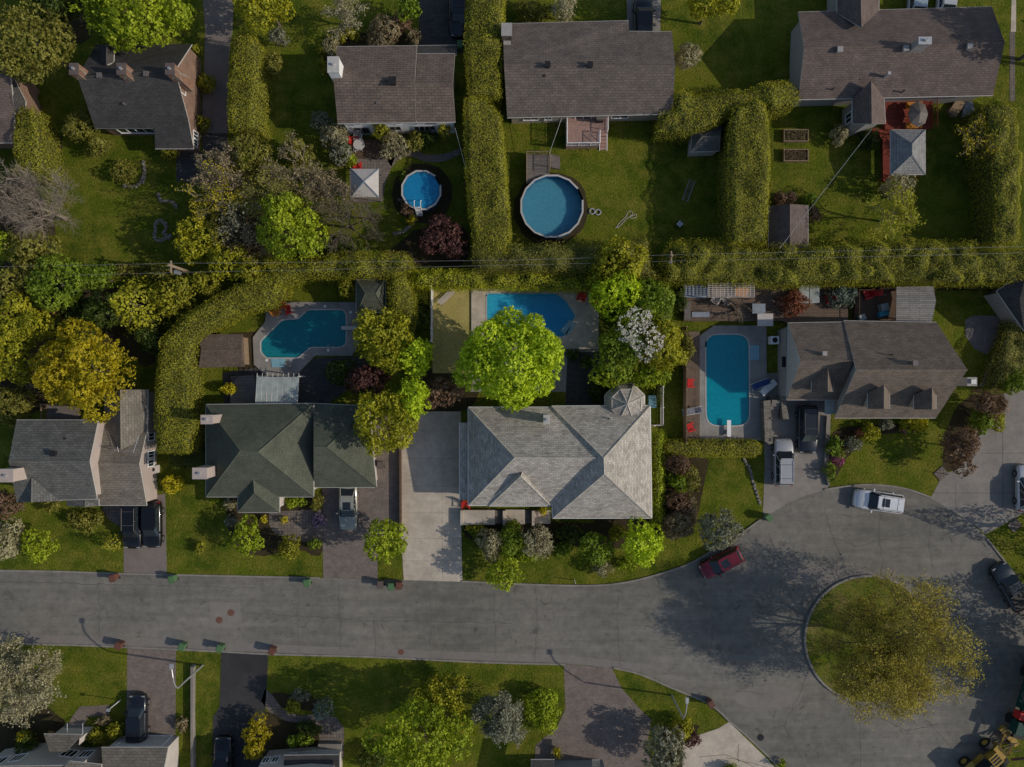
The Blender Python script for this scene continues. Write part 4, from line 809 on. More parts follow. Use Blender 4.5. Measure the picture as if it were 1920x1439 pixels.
d4 = deckbox('deck', 'narrow dark timber deck along the left side of the rectangular pool', 'deck', [(1283, 622), (1312, 622), (1312, 826), (1283, 826)], .3, 'planks_v')
d5 = deckbox('deck', 'dark timber terrace with toys beside the corrugated canopy', 'deck', [(1603, 546), (1681, 546), (1681, 604), (1603, 604)], .5, 'wood_dark', [[(1603, 604), (1603, 546), (1680, 546)]], 'wood_dark')
d6 = deckbox('deck', 'grey pool-side deck with curved slide next to the large round pool', 'deck', [(987, 290), (1030, 290), (1030, 330), (1005, 338), (987, 345)], 1.0, 'planks_grey', [[(987, 340), (987, 290), (1030, 290), (1030, 325)]], 'wood')
m_ = MB()
for i in range(4): m_.prism(P2([(1030 + i * 5, 294), (1035 + i * 5, 294), (1035 + i * 5, 318), (1030 + i * 5, 318)]), .01, .85 - i * .22)
m_.build('stairs', M['planks_grey'], d6)
d7 = deckbox('deck', 'grey angular rear terrace with steps behind the green-roofed house', 'deck', [(445, 705), (475, 705), (480, 722), (478, 758), (432, 758), (432, 728)], .8, 'planks_grey')
m_ = MB()
for i in range(3): m_.prism(P2([(440 - i * 3, 716 - i * 5), (476, 713 - i * 5), (480, 735), (436, 735)], 0), .011 + i * .001, .65 - i * .18)
m_.build('stairs', M['planks_grey'], d7)
d8 = deckbox('deck', 'dark timber platform behind the golden tree at the split-level house', 'deck', [(88, 758), (148, 762), (148, 786), (88, 786)], .6, 'planks_grey', [[(88, 786), (88, 758), (145, 762)]], 'wood')

M['w_mid'] = m_water('water_teal', (.008, .20, .25), (.014, .24, .28), tuple(P(570, 630)[:2]), 8)
M['w_rect'] = m_water('water_turq', (.003, .27, .36), (.006, .31, .40), tuple(P(1360, 720)[:2]), 9)
M['w_main'] = m_water('water_blue', (.01, .27, .55), (.05, .5, .75), tuple(P(1040, 600)[:2]), 8)
M['w_small'] = m_water('water_small', (.012, .22, .44), (.016, .25, .48), tuple(P(790, 357)[:2]), 2)
M['w_large'] = m_water('water_large', (.07, .27, .37), (.08, .29, .39), tuple(P(1035, 387)[:2]), 3, .25)
def pool(label, pts, rad, deck, wmat, dmat='pool_deck'):
    c_ = P(sum(p[0] for p in pts) / len(pts), sum(p[1] for p in pts) / len(pts)); r_ = thing('swimming_pool', label, 'pool', c_)
    pp = roundpoly(pts, rad); W = [(v.x, v.y) for v in P2(pp)]
    mb = MB(); mb.prism(W, -1.9, .05); mb.build('water', M[wmat], r_)
    mb = MB(); ribbon(mb, [P(*p) for p in pp + pp[:2]], .12, .03, .17); mb.build('coping', M['fascia'], r_)
    # deck slab with a hole: strips between pool outline and deck outline
    if deck:
        D = [(v.x, v.y) for v in P2(deck)]; cc = Vector((sum(w_[0] for w_ in W) / len(W), sum(w_[1] for w_ in W) / len(W)))
        bm = bmesh.new(); o_ = [bm.verts.new((*d_, .15)) for d_ in D]; i_ = [bm.verts.new((*w_, .15)) for w_ in W]
        es = [bm.edges.new((L_[k_], L_[(k_ + 1) % len(L_)])) for L_ in (o_, i_) for k_ in range(len(L_))]
        bmesh.ops.triangle_fill(bm, use_beauty=True, edges=es)
        g_ = bmesh.ops.extrude_face_region(bm, geom=bm.faces[:]); bmesh.ops.translate(bm, vec=(0, 0, -.13), verts=[v for v in g_['geom'] if isinstance(v, bmesh.types.BMVert)])
        bmesh.ops.recalc_face_normals(bm, faces=bm.faces)
        bm.verts.ensure_lookup_table(); bm.verts.index_update()
        link_mesh('pool_surround', [tuple(v.co) for v in bm.verts], [[v.index for v in f_.verts] for f_ in bm.faces], M[dmat], r_); bm.free()
    return r_
import bmesh
p1 = pool('angular teal in-ground pool with diving board, beside orange chairs', [(578, 581), (644, 581), (650, 590), (650, 645), (640, 652), (583, 652), (560, 672), (500, 672), (489, 660), (489, 640), (530, 600), (560, 598)], 5,
     [(512, 567), (674, 567), (676, 640), (660, 668), (592, 667), (555, 705), (500, 705), (477, 684), (475, 633), (498, 603), (500, 577)], 'w_mid')
m_ = MB(); m_.prism(P2([(509, 673), (536, 673), (534, 689), (511, 689)]), .06, .19); m_.build('steps', M['step'], p1)
m_ = MB(); c = P(657, 616); m_.box(c.x, c.y, .5, .56, 1.5, .35); m_.box(c.x + .4, c.y, .15, .5, .4, .3); m_.build('diving_board', M['offwhite'], p1)
m_ = MB()
for dx in (-.25, .25): c = P(624, 653); m_.tube([(c.x + dx, c.y - .5, .15), (c.x + dx, c.y - .4, .9), (c.x + dx, c.y + .25, .9), (c.x + dx, c.y + .4, .1)], .025)
m_.build('ladder', M['galv'], p1)
for x, y in ((610, 575), (616, 657), (501, 676), (547, 676), (658, 586)):
    m_ = MB(); m_.box(P(x, y).x, P(x, y).y, .15, .165, .22, .22); m_.build('skimmer_lid', M['white'], p1)
p2 = pool('bright blue in-ground pool partly under the lime maple', [(912, 550), (1042, 550), (1060, 562), (1080, 592), (1058, 633), (950, 625), (912, 600)], 6, [(884, 541), (1108, 541), (1122, 560), (1122, 655), (884, 655)], 'w_main', 'concrete')
m_ = MB()
for i in range(3): m_.prism(P2([(1064 - i * 4, 630 - i * 3), (1079 - i * 2, 609 - i * 2), (1076 - i * 4, 604 - i * 2), (1058 - i * 4, 627 - i * 3)]), .051, .17 - i * .04)
m_.build('steps', M['step'], p2)
p3 = pool('long rectangular turquoise pool with rounded corners', [(1322, 627), (1404, 627), (1405, 799), (1323, 799)], 24, [(1338, 611), (1436, 611), (1438, 826), (1311, 826), (1311, 630)], 'w_rect')
m_ = MB()
for i in range(4): m_.prism(P2([(1402 + i * 5, 648), (1407 + i * 5, 648), (1407 + i * 5, 676), (1402 + i * 5, 676)]), .06, .16 + .03 * i)
m_.build('steps', M['step'], p3)
m_ = MB(); c = P(1364, 803); m_.box(c.x, c.y, .5, .56, .38, 1.6); m_.box(c.x, c.y - .4, .15, .5, .3, .4); m_.build('diving_board', M['white'], p3)
def above_pool(label, px, py, rp, n, hh, zw, wmat):
    c_ = P(px, py, hh); R_ = rp * S * (H - hh) / H; r_ = thing('above_ground_pool', label, 'pool', (c_.x, c_.y, 0))
    mb = MB()
    an = [2 * math.pi * (i + .5) / n for i in range(n + 2)]
    ribbon(mb, [(c_.x + R_ * math.cos(t), c_.y + R_ * math.sin(t)) for t in an], .05, 0, hh); mb.build('pool_wall', M['liner'], r_)
    mb = MB(); ribbon(mb, [(c_.x + (R_ + .03) * math.cos(t), c_.y + (R_ + .03) * math.sin(t)) for t in an], .17, hh, hh + .04); mb.build('rim', M['fascia'], r_)
    mb = MB(); mb.cyl(c_, R_ - .03, -.6, zw, n * 2); mb.build('water', M[wmat], r_); return r_, c_, R_
pa, ca, ra = above_pool('small round above-ground pool with deep blue water', 790, 357, 36.5, 12, 1.2, 1.08, 'w_small')
m_ = MB(); c = P(787, 395); m_.tube([(c.x - .3, c.y - .3, 0), (c.x - .3, c.y, 1.9), (c.x - .3, c.y + .5, 1.9), (c.x - .3, c.y + .7, 1.1)], .04); m_.tube([(c.x + .3, c.y - .3, 0), (c.x + .3, c.y, 1.9), (c.x + .3, c.y + .5, 1.9), (c.x + .3, c.y + .7, 1.1)], .04)
for i in range(5): m_.box(c.x, c.y - .45 + i * .1, .15 + i * .25, .2 + i * .25, .6, .25)
m_.build('ladder', M['white'], pa)
pb, cb, rb = above_pool('large round above-ground pool under a pale blue cover', 1035, 387, 58, 16, 1.3, .45, 'w_large')
m_ = MB(); blob(m_, ca, ra + 1.1, ra + 1.1, .009, 0, 26, .05); tag(m_.build('soil_bed', M['soil']), kind='structure'); m_ = MB(); blob(m_, cb, rb + .7, rb + .7, .009, 0, 26, .05); tag(m_.build('soil_bed', M['soil']), kind='structure')

# ------------------------------------------------------------------ fences, walls, poles, wires
def fence(name, label, pts, h, mat, gap=.15, wpk=.07, post=2.0, cat='fence', th=.03):
    W = [P(*p) for p in pts]; r_ = thing(name, label, cat, (W[0].x, W[0].y, 0)); mb = MB(); rl = MB()
    for i in range(len(W) - 1):
        a, b = W[i], W[i + 1]; d = b - a; L = d.length; an = math.atan2(d.y, d.x); n = max(1, int(L / gap))
        for z in (.25, h - .2): rl.bar(a + Vector((0, 0, z)), b + Vector((0, 0, z)), .035)
        for j in range(n + 1): q = a + d * j / n; mb.box(q.x, q.y, .05, h, wpk, th, an)
        for j in range(int(L / post) + 2):
            q = a + d * min(1, j * post / L); pm = MB(); pm.box(q.x, q.y, 0, h + .08, .11, .11, an); pm.build('post', M[mat], r_)
    mb.build('pickets', M[mat], r_); rl.build('rail', M[mat], r_); return r_
fence('fence', 'white picket fence beside the dry strip of lawn', [(812, 541), (811, 642)], 1.7, 'white', .16, .09)
fence('fence', 'white lattice fence at the right side of the light grey house', [(1238, 725), (1238, 796), (1222, 797)], 1.6, 'white', .12, .05)
fence('fence', 'brown board fence along the deck left of the rectangular pool', [(1281, 615), (1281, 828)], 1.5, 'wood', .12, .11)
m_ = MB(); m_.prism(P2([(750, 780), (753, 780), (754, 1000), (751, 1000)]), 0, .7); tag(m_.build('garden_wall', M['wood_dark'], origin=P(752, 890)), 'low dark timber wall along the left edge of the concrete driveway', 'wall')
fence('fence', 'slim black fence between rectangular pool and driveway', [(1437, 745), (1437, 825)], 1.2, 'dark', .12, .03)
m_ = MB(); m_.prism(P2([(1424, 752), (1437, 750), (1441, 830), (1434, 832), (1427, 826)]), .01, 1.2); tag(m_.build('stone_wall', M['stone'], origin=P(1432, 790)), 'grey stone retaining wall beside the pool steps', 'wall')
m_ = MB(); m_.prism(P2([(1456, 742), (1464, 742), (1472, 785), (1461, 786)]), .01, 1.1); tag(m_.build('stone_wall', M['stone'], origin=P(1462, 765)), 'short stone pier wall at the foot of the garage wing', 'wall')
m_ = MB()
for i in range(6): m_.prism(P2([(1441, 750 + i * 6), (1457, 750 + i * 6), (1457, 756 + i * 6), (1441, 756 + i * 6)]), .018, 1.0 - i * .16)
tag(m_.build('outdoor_steps', M['concrete_grey'], origin=P(1449, 770)), 'concrete steps from driveway up to the rectangular pool', 'steps')
m_ = MB(); m_.prism(P2([(362, 1245), (367, 1245), (366, 1340), (368, 1439), (362, 1439)]), 0, .6); tag(m_.build('concrete_wall', M['concrete_grey'], origin=P(364, 1340)), 'narrow concrete divider wall behind the curved street lamp', 'wall')
m_ = MB(); m_.prism(P2([(1835, 725), (1839, 727), (1886, 620), (1918, 560), (1914, 558), (1882, 618)]), 0, .5); tag(m_.build('concrete_wall', M['concrete_grey'], origin=P(1870, 650)), 'low concrete kerb wall running diagonally by the gravel bed', 'wall')
m_ = MB(); ribbon(m_, P2(spline([(1552, 910), (1545, 870), (1547, 815), (1549, 780)], 3)), .12, 0, .35); tag(m_.build('garden_edging', M['concrete_grey'], origin=P(1547, 850)), 'pale edging between dark SUV and flower bed', 'edging')
for lb, pts in (('curved stone edging around the bonsai-like shrub', [(268, 305), (272, 320), (266, 340), (252, 350), (232, 348)]), ('loop of stones around a small lawn bed', [(292, 420), (302, 414), (312, 425), (308, 440), (318, 444), (300, 452), (290, 445), (292, 420)]), ('stone edging of the lower lawn under the flowering tree', [(298, 365), (302, 378), (320, 378), (332, 388)]), ('rough stones lining the lawn under the rectangular pool hedge', [(1395, 860), (1405, 880), (1415, 915), (1425, 945)]), ('brick edging curving around the small round pool bed', [(738, 440), (755, 435), (775, 420), (780, 400), (765, 380), (750, 375)])):
    r_ = random.Random(len(lb)); m_ = MB(); q = spline(pts, 5); ribbon(m_, P2(q), .22, .001, .05)
    for x, y in q:
        for _ in range(2): c = P(x + r_.uniform(-2, 2), y + r_.uniform(-2, 2)); m_.cyl(c, r_.uniform(.08, .2), 0, r_.uniform(.08, .22), r_.choice((5, 6, 7)), 0, r_.uniform(.05, .12))
    tag(m_.build('stone_edging', M['rock'], origin=P(*pts[0])), lb, 'edging')
def pole3(label, pts, r0, mat, head=None, cat='street lamp', name='street_lamp'):
    b = P(*pts[0]); r_ = thing(name, label, cat, (b.x, b.y, 0)); W = [P(*p) for p in pts]
    mb = MB(); mb.bar(b, W[1], r0, 8, r0 * .7); mb.build('pole', M[mat], r_)
    if len(W) > 2: mb = MB(); mb.tube(W[1:], r0 * .55, 6); mb.build('arm', M[mat], r_)
    mb = MB(); t = W[-1]; mb.box(t.x, t.y, t.z - .12, t.z + .05, .28, .5 if len(W) > 2 else .28); mb.build('lamp_head', M['galv'], r_); return r_
def straight(px, py, z): return (CX + (px - CX) * H / (H - z), CY + (py - CY) * H / (H - z), z)
s1 = straight(380, 1248, 5.6); pole3('tall curved street lamp between two driveways on the lower side', [(380, 1248, 0), s1, (s1[0] - 4, s1[1] - 3, 6.2), (s1[0] - 7, s1[1] - 10, 6.8), (s1[0] - 9, s1[1] - 20, 7.2), (321, 1250, 7.3)], .11, 'galv')
s1 = straight(1259, 1304, 5.2); pole3('street lamp on the grass triangle by the turning circle', [(1259, 1304, 0), s1, (s1[0] + 4, s1[1] - 8, 6.2), (s1[0] + 6, s1[1] - 20, 6.9), (s1[0] + 7, s1[1] - 34, 7.2)], .10, 'galv')
s1 = straight(226, 1313, 2.3); pole3('short white post lamp beside the parked black sedan', [(226, 1313, 0), s1], .05, 'white', cat='lamp', name='post_lamp')
s1 = straight(1077, 1088, 1.2); r = thing('utility_marker', 'thin white marker post on the verge by the street', 'post', P(1077, 1084)); m_ = MB(); m_.bar(P(1077, 1088), P(*s1), .04); m_.build('post', M['white'], r)
def upole(label, b, h, arm=.55):
    s_ = straight(*b, h); r_ = thing('utility_pole', label, 'utility pole', P(*b)); mb = MB(); mb.bar(P(*b), P(*s_), .17, 10, .12); mb.build('pole', M['pole'], r_)
    t = P(*s_); mb = MB(); mb.box(t.x, t.y - .1, h - .5, h - .38, .12, arm * 2); mb.build('crossarm', M['pole'], r_)
    mb = MB(); mb.cyl((t.x + .1, t.y - .45), .2, h - 2, h - 1.2, 12); mb.build('transformer', M['metal'], r_); return t
t1 = upole('timber utility pole with transformer at the left hedge', (368, 515), 6.0); t2 = upole('utility pole poking out of the long central hedge', (1243, 493), 4.4)
def wire(label, pts, rad=.009, sag=.0, mat='galv'):
    W = [P(*p) for p in pts]; mb = MB()
    for i in range(len(W) - 1):
        n = 10; q = [W[i] + (W[i + 1] - W[i]) * k_ / n - Vector((0, 0, sag * 4 * (k_ / n) * (1 - k_ / n))) for k_ in range(n + 1)]; mb.tube(q, rad, 4)
    return tag(mb.build('overhead_wire', M[mat], origin=W[0]), label, 'wire')
wire('upper overhead wire spanning the gardens from side to side', [(-60, 501, 5.6), (318, 494, 5.9), (960, 488, 5), (1258, 478, 4.4), (1930, 462, 6)], sag=.2)
wire('lower overhead wire running along the hedges', [(-60, 520, 5.0), (340, 511, 5.4), (960, 497, 4.6), (1252, 490, 4.2), (1930, 474, 5.4)], sag=.2)
wire('service cable from the red deck gable to the hedge', [(1634, 243, 3.5), (1462, 466, 5)], sag=.1, rad=.018); wire('service cable from taupe bungalow to the round pool deck', [(1053, 222, 3), (1030, 288, 2.0)], rad=.02)
wire('cable hanging from the white house corner into the hedge', [(853, 240, 3.2), (873, 315, 3.5)], rad=.02)

# ------------------------------------------------------------------ vehicles
def paint(name, col, metal=.2):
    if name not in M:
        m, nt, b = newmat(name, .28, metal, .5); b.inputs['Coat Weight'].default_value = .6; b.inputs['Coat Roughness'].default_value = .05
        nt.links.new(ramp(nt, noise(nt, objc(nt), 1.5, 4), [(.3, dim(col, .9)), (.7, dim(col, 1.05))]), b.inputs['Base Color']); M[name] = m
    return M[name]
M['lamp_red'] = m_plain('lamp_red', (.25, .01, .01), .3); M['lamp_clear'] = m_plain('lamp_clear', (.3, .3, .3), .15); M['rim'] = m_plain('rim', (.35, .35, .36), .35, .7)
def vehicle(px, py, ang, L, W_, kind, col, pname, label, name='parked_car', cat='car', group=None, roofmat=None, rack=False, sunroof=False):
    """ang: image direction of the front in degrees (0 = right, 90 = up)"""
    r_ = thing(name, label, cat, (0, 0, 0), group); pm = paint(pname, col); hw = W_ / 2
    suv = kind == 'suv'; hr = {'suv': 1.68, 'sedan': 1.42, 'pickup': 1.75, 'hatch': 1.5}[kind]
    hood = {'suv': 1.02, 'sedan': .88, 'pickup': 1.1, 'hatch': .92}[kind]
    # stations from rear (-) to front (+)
    T = {'suv': [(-.5, .80, .72), (-.485, .93, .95), (-.44, .985, hood + .04), (-.3, 1, hood + .06), (0, 1, hood + .05), (.2, 1, hood + .04), (.32, .985, hood), (.43, .93, hood - .12), (.485, .80, hood - .3), (.5, .66, .62)],
         'sedan': [(-.5, .78, .66), (-.485, .9, hood), (-.42, .97, hood + .06), (-.3, 1, hood + .08), (0, 1, hood + .05), (.2, 1, hood + .03), (.32, .98, hood - .02), (.43, .92, hood - .12), (.485, .8, hood - .26), (.5, .66, .56)]}
    st = T['suv'] if kind in ('suv', 'pickup') else T['sedan']; V, F = [], []
    for (t, wf, dz) in st:
        x = t * L; w2 = hw * wf
        for y, z in ((-w2 * .9, .24), (-w2, .42), (-w2, dz - .22), (-w2 * .95, dz - .06), (-w2 * .8, dz), (0, dz + .035), (w2 * .8, dz), (w2 * .95, dz - .06), (w2, dz - .22), (w2, .42), (w2 * .9, .24)): V.append((x, y, z))
    n = 11
    for i in range(len(st) - 1):
        for j in range(n): F.append((i * n + j, i * n + (j + 1) % n, (i + 1) * n + (j + 1) % n, (i + 1) * n + j))
    F += [list(range(n))[::-1], [(len(st) - 1) * n + j for j in range(n)]]
    body = link_mesh('body', V, F, pm, r_, smooth=True)
    xa, xb, xc, xd = {'suv': (-.47, -.42, .10, .25), 'sedan': (-.36, -.20, .08, .24), 'hatch': (-.46, -.38, .08, .25), 'pickup': (-.12, -.08, .12, .24)}[kind]
    def rng_(x0, x1, w0, w1, z): return [(x0, -w0 * .93, z), (x0 + .14, -w0, z), (x1 - .3, -w1, z), (x1, -w1 * .78, z), (x1, w1 * .78, z), (x1 - .3, w1, z), (x0 + .14, w0, z), (x0, w0 * .93, z)]
    zb = hood + .01; lo = rng_(xa * L, xd * L, hw * .88, hw * .92, zb); hi = rng_(xb * L, xc * L, hw * .70, hw * .72, hr - .04)
    gl = [(i, (i + 1) % 8, 8 + (i + 1) % 8, 8 + i) for i in range(8)]; link_mesh('windows', lo + hi, gl + [list(range(7, -1, -1)), list(range(8, 16))], M['glass'], r_)
    top = MB(); h2 = rng_(xb * L - .03, xc * L + .02, hw * .725, hw * .745, 0); top.prism(h2, hr - .05, hr - .015); h3 = [(x * .97 + (xb + xc) / 2 * L * .03, y * .88, z) for x, y, z in h2]; top.prism(h3, hr - .016, hr + .01)
    rf_ = top.build('roof', pm if roofmat is None else M[roofmat], r_)
    pil = MB()
    for i in (1, 6, 2, 5): pil.bar(lo[i], hi[i], .04)
    for sgn in (-1, 1):
        for f_ in (.33, .66):
            a = Vector(lo[1 if sgn < 0 else 6]).lerp(Vector(lo[2 if sgn < 0 else 5]), f_); b = Vector(hi[1 if sgn < 0 else 6]).lerp(Vector(hi[2 if sgn < 0 else 5]), f_); pil.bar(a, b, .03)
    pil.bar(lo[0], hi[0], .05); pil.bar(lo[7], hi[7], .05); pil.build('pillars', pm, r_)
    if rack:
        rk = MB()
        for s_ in (-1, 1): rk.bar((xb * L + .15, s_ * hw * .64, hr + .05), (xc * L - .1, s_ * hw * .64, hr + .05), .025)
        for t in (.2, .75): x = (xb + (xc - xb) * t) * L; rk.bar((x, -hw * .64, hr + .06), (x, hw * .64, hr + .06), .022)
        rk.build('roof_rack', M['vent' if col[1] < .1 else 'metal'], rf_)
    if sunroof: sm = MB(); sm.box((xb * .3 + xc * .7) * L, 0, hr + .005, hr + .018, .75, hw * .85); sm.build('sunroof', M['glass'], rf_)
    if kind == 'pickup':
        bd = MB(); bd.box(-.31 * L, 0, hood + .08, hood + .14, L * .33, hw * 1.7); bd.build('bed_cover', M['dark'], r_)
    for sx, sy in ((.31, -1), (.31, 1), (-.29, -1), (-.29, 1)):
        wl = MB(); wl.bar((sx * L, sy * (hw - .22), .33), (sx * L, sy * (hw + .015), .33), .34, 18); wo = wl.build('wheel', M['rubber'], r_); rm = MB(); rm.bar((sx * L, sy * (hw), .33), (sx * L, sy * (hw + .03), .33), .2, 12); rm.build('rim', M['rim'], wo)
    for s_ in (-1, 1):
        q = MB(); q.box(.462 * L, s_ * hw * .62, hood - .36, hood - .2, .16, .3); q.build('headlight', M['lamp_clear'], r_); q = MB(); q.box(-.485 * L, s_ * hw * .74, .72, .92, .12, .3); q.build('tail_light', M['lamp_red'], r_)
        q = MB(); q.box(xd * L - .42, s_ * (hw + .1), hood + .0, hood + .14, .12, .24); q.build('mirror', pm, r_)
    c_ = P(px, py, hr * .6); r_.location = (c_.x, c_.y, .014); r_.rotation_euler = (0, 0, math.radians(ang)); return r_
DK, BK = (.012, .016, .024), (.008, .008, .010)
vehicle(1650, 941, 172, 4.7, 1.9, 'suv', (.75, .75, .76), 'paint_white', 'white SUV with sunroof turning on the cul-de-sac road', 'suv', 'car', rack=True, sunroof=True)
vehicle(1471, 868, 90, 4.6, 1.85, 'suv', (.42, .42, .43), 'paint_silver', 'silver SUV parked facing the stone steps', 'suv', 'car', rack=True)
vehicle(1516, 806, 270, 4.7, 1.9, 'suv', DK, 'paint_navy', 'dark navy SUV parked by the brown garage', 'suv', 'car', rack=True)
vehicle(1353, 1057, 207, 4.3, 1.75, 'hatch', (.16, .010, .02), 'paint_red', 'dark red hatchback parked under the silvery round tree', cat='car', sunroof=True)
vehicle(652, 948, 270, 4.9, 1.8, 'sedan', (.33, .33, .28), 'paint_champagne', 'champagne old sedan parked below the green garage roof', sunroof=True)
vehicle(246, 986, 270, 4.6, 1.85, 'suv', BK, 'paint_black', 'left one of the two black cars parked nose to the street', 'suv', 'car', rack=True)
vehicle(283, 985, 270, 4.5, 1.85, 'hatch', BK, 'paint_black', 'right one of the two black cars parked side by side', 'suv', 'car')
vehicle(255, 1349, 90, 4.5, 1.85, 'suv', DK, 'paint_navy', 'black car on the pink paver driveway at the bottom left', 'suv', 'car')
vehicle(417, 1427, 90, 4.4, 1.8, 'sedan', BK, 'paint_black', 'black car at the foot of the dark asphalt driveway')
vehicle(860, 22, 270, 4.7, 1.85, 'suv', DK, 'paint_navy', 'dark blue SUV on the dark paver driveway along the tall hedge', 'suv', 'car', rack=True)
vehicle(1207, 36, 90, 4.6, 1.85, 'suv', BK, 'paint_black', 'black SUV under the eave of the taupe bungalow', 'suv', 'car')
vehicle(1722, 0, 85, 4.5, 1.8, 'sedan', (.35, .42, .46), 'paint_sky', 'pale blue car half cut off by the top edge')
vehicle(1777, -4, 85, 4.5, 1.8, 'sedan', (.55, .56, .58), 'paint_greywhite', 'whitish car beside the pale blue one at the top edge')
vehicle(1898, 1102, 120, 4.9, 1.9, 'pickup', (.025, .035, .045), 'paint_slate', 'slate pickup parked at the right kerb of the turning circle', 'pickup_truck', 'pickup', rack=True)
vehicle(1927, 916, 90, 4.4, 1.8, 'hatch', (.6, .6, .62), 'paint_pearl', 'pearl white car cut off by the right edge on the big driveway')
# crane truck, right bottom
r = thing('work_truck', 'green container truck with red loader crane at the lower right', 'truck', P(1912, 1290))
def orient(px, py, ang):
    c_ = P(px, py); a = math.radians(ang); u = Vector((math.cos(a), math.sin(a), 0)); v = Vector((-u.y, u.x, 0)); return lambda x, y, z: c_ + u * x + v * y + Vector((0, 0, z))
Q = orient(1928, 1283, 72)
def obox(mb, Q, x0, x1, y0, y1, z0, z1, m=0):
    V_ = [Q(x, y, z) for z in (z0, z1) for x, y in ((x0, y0), (x1, y0), (x1, y1), (x0, y1))]; mb.add(V_, [(3, 2, 1, 0), (4, 5, 6, 7), (0, 1, 5, 4), (1, 2, 6, 5), (2, 3, 7, 6), (3, 0, 4, 7)], m)
m_ = MB(); obox(m_, Q, -2.2, 3.4, -1.25, 1.25, .9, 1.0); obox(m_, Q, -2.2, 3.4, 1.12, 1.25, 1.0, 2.5); obox(m_, Q, -2.2, 3.4, -1.25, -1.12, 1.0, 2.5); obox(m_, Q, -2.2, -2.08, -1.1, 1.1, 1.0, 2.5); obox(m_, Q, 3.28, 3.4, -1.1, 1.1, 1.0, 2.5); obox(m_, Q, -2.05, 3.25, .3, 1.1, 1.3, 1.6); m_.build('container', M['truck_green'], r)
m_ = MB(); obox(m_, Q, -2.05, 3.25, -1.1, .28, 1.0, 1.5); m_.build('load', M['white'], r)
m_ = MB(); obox(m_, Q, -5.2, 3.6, -.5, .5, .6, .88); m_.build('chassis', M['dark'], r)
m_ = MB(); obox(m_, Q, -4.4, -3.0, -1.0, .1, .9, 2.2); obox(m_, Q, -3.2, -2.5, .3, 1.2, .9, 1.9); m_.build('crane_base', M['red'], r)
m_ = MB(); obox(m_, Q, -4.6, -3.4, .15, 1.2, .9, 2.0); m_.build('cab', M['truck_green'], r)
m_ = MB(); m_.tube([Q(-3.4, .2, 2.2), Q(-2.4, -1.2, 3.2), Q(-3.2, -2.6, 2.8)], .16, 6); m_.tube([Q(-4.5, .2, 2.0), Q(-6.2, -.4, 2.4), Q(-7.2, .2, 1.2)], .13, 6); m_.build('crane_arm', M['rust'], r)
for x, y in ((-3.6, 1.2), (-3.6, -1.2), (1.2, 1.2), (1.2, -1.2), (2.3, 1.2), (2.3, -1.2)):
    m_ = MB(); m_.bar(Q(x, y * .8, .5), Q(x, y, .5), .5, 16); m_.build('wheel', M['rubber'], r)
m_ = MB(); r3 = random.Random(8)
for row, (zz, hh_) in enumerate(((2.05, .34), (1.55, .14), (1.3, .14))):
    x = -1.6
    while x < 2.6:
        wd = r3.uniform(.12, .26) * (1 if row == 0 else .6)
        for (a0, a1, b0, b1) in ((0, .25, 0, 1), (.25, 1, r3.choice((0, .45, .8)), 0), (.75, 1, .1, .9)):
            z0 = zz + b0 * hh_; z1 = zz + (b1 if b1 else b0 + .2) * hh_; V_ = [Q_(x + wd * a, 1.262, z) for Q_ in (Q,) for a, z in ((a0, z0), (a1, z0), (a1, z1), (a0, z1))]; m_.add(V_, [(0, 1, 2, 3)])
        x += wd + .09 + (.3 if r3.random() < .12 else 0)
m_.build('lettering', M['offwhite'], r)
# yellow loader
r = thing('wheel_loader', 'yellow wheel loader parked behind the crane truck', 'loader', P(1838, 1422)); Q = orient(1836, 1424, 42)
m_ = MB(); obox(m_, Q, .45, 1.5, -.55, .55, .7, 1.55); obox(m_, Q, 1.5, 2.2, -.7, .7, .5, 1.2); obox(m_, Q, -1.9, .4, -.8, .8, .6, 1.05); obox(m_, Q, -2.1, -1.5, -.6, .6, .7, 1.45); m_.build('body', M['yellow'], r)
for y in (-.3, 0, .3): m_ = MB(); obox(m_, Q, .55, 1.4, y - .06, y + .06, 1.56, 1.6); m_.build('vent_slot', M['dark'], r)
for y in (-1.05, 1.05): m_ = MB(); obox(m_, Q, -1.8, -.8, y - .28, y + .28, 1.22, 1.3); m_.build('fender', M['yellow'], r)
m_ = MB(); obox(m_, Q, -1.0, .3, -.6, .6, 1.1, 2.35); m_.build('cab', M['glass'], r); m_ = MB(); obox(m_, Q, -1.0, .1, -.6, .6, 2.35, 2.42); m_.build('cab_roof', M['yellow'], r)
for x, y in ((-1.3, 1.1), (-1.3, -1.1), (1.4, 1.1), (1.4, -1.1)):
    m_ = MB(); m_.bar(Q(x, y - .22, .6), Q(x, y + .22, .6), .6, 18); m_.bar(Q(x, y - .24, .6), Q(x, y + .24, .6), .3, 12, m=1); m_.build('wheel', [M['rubber'], M['yellow']], r)
m_ = MB(); m_.tube([Q(2.2, .6, 1.3), Q(3.4, .6, .6)], .1, 4); m_.tube([Q(2.2, -.6, 1.3), Q(3.4, -.6, .6)], .1, 4); obox(m_, Q, 3.3, 3.9, -1.1, 1.1, .1, .5); m_.build('bucket', M['yellow'], r)
m_ = MB(); rr2 = random.Random(3)
for i in range(26): c = P(1868 + rr2.uniform(-16, 16), 1392 + rr2.uniform(-14, 14)); a = rr2.uniform(-.5, .9); L = rr2.uniform(.5, 1.4); m_.bar(c + Vector((0, 0, .1 + .03 * i)), c + Vector((L * math.cos(a), L * math.sin(a), .12 + .03 * i)), .05, 5)
tag(m_.build('branch_pile', M['bark'], origin=P(1868, 1392)), 'dark heap of cut branches between loader and crane truck', 'branch pile')

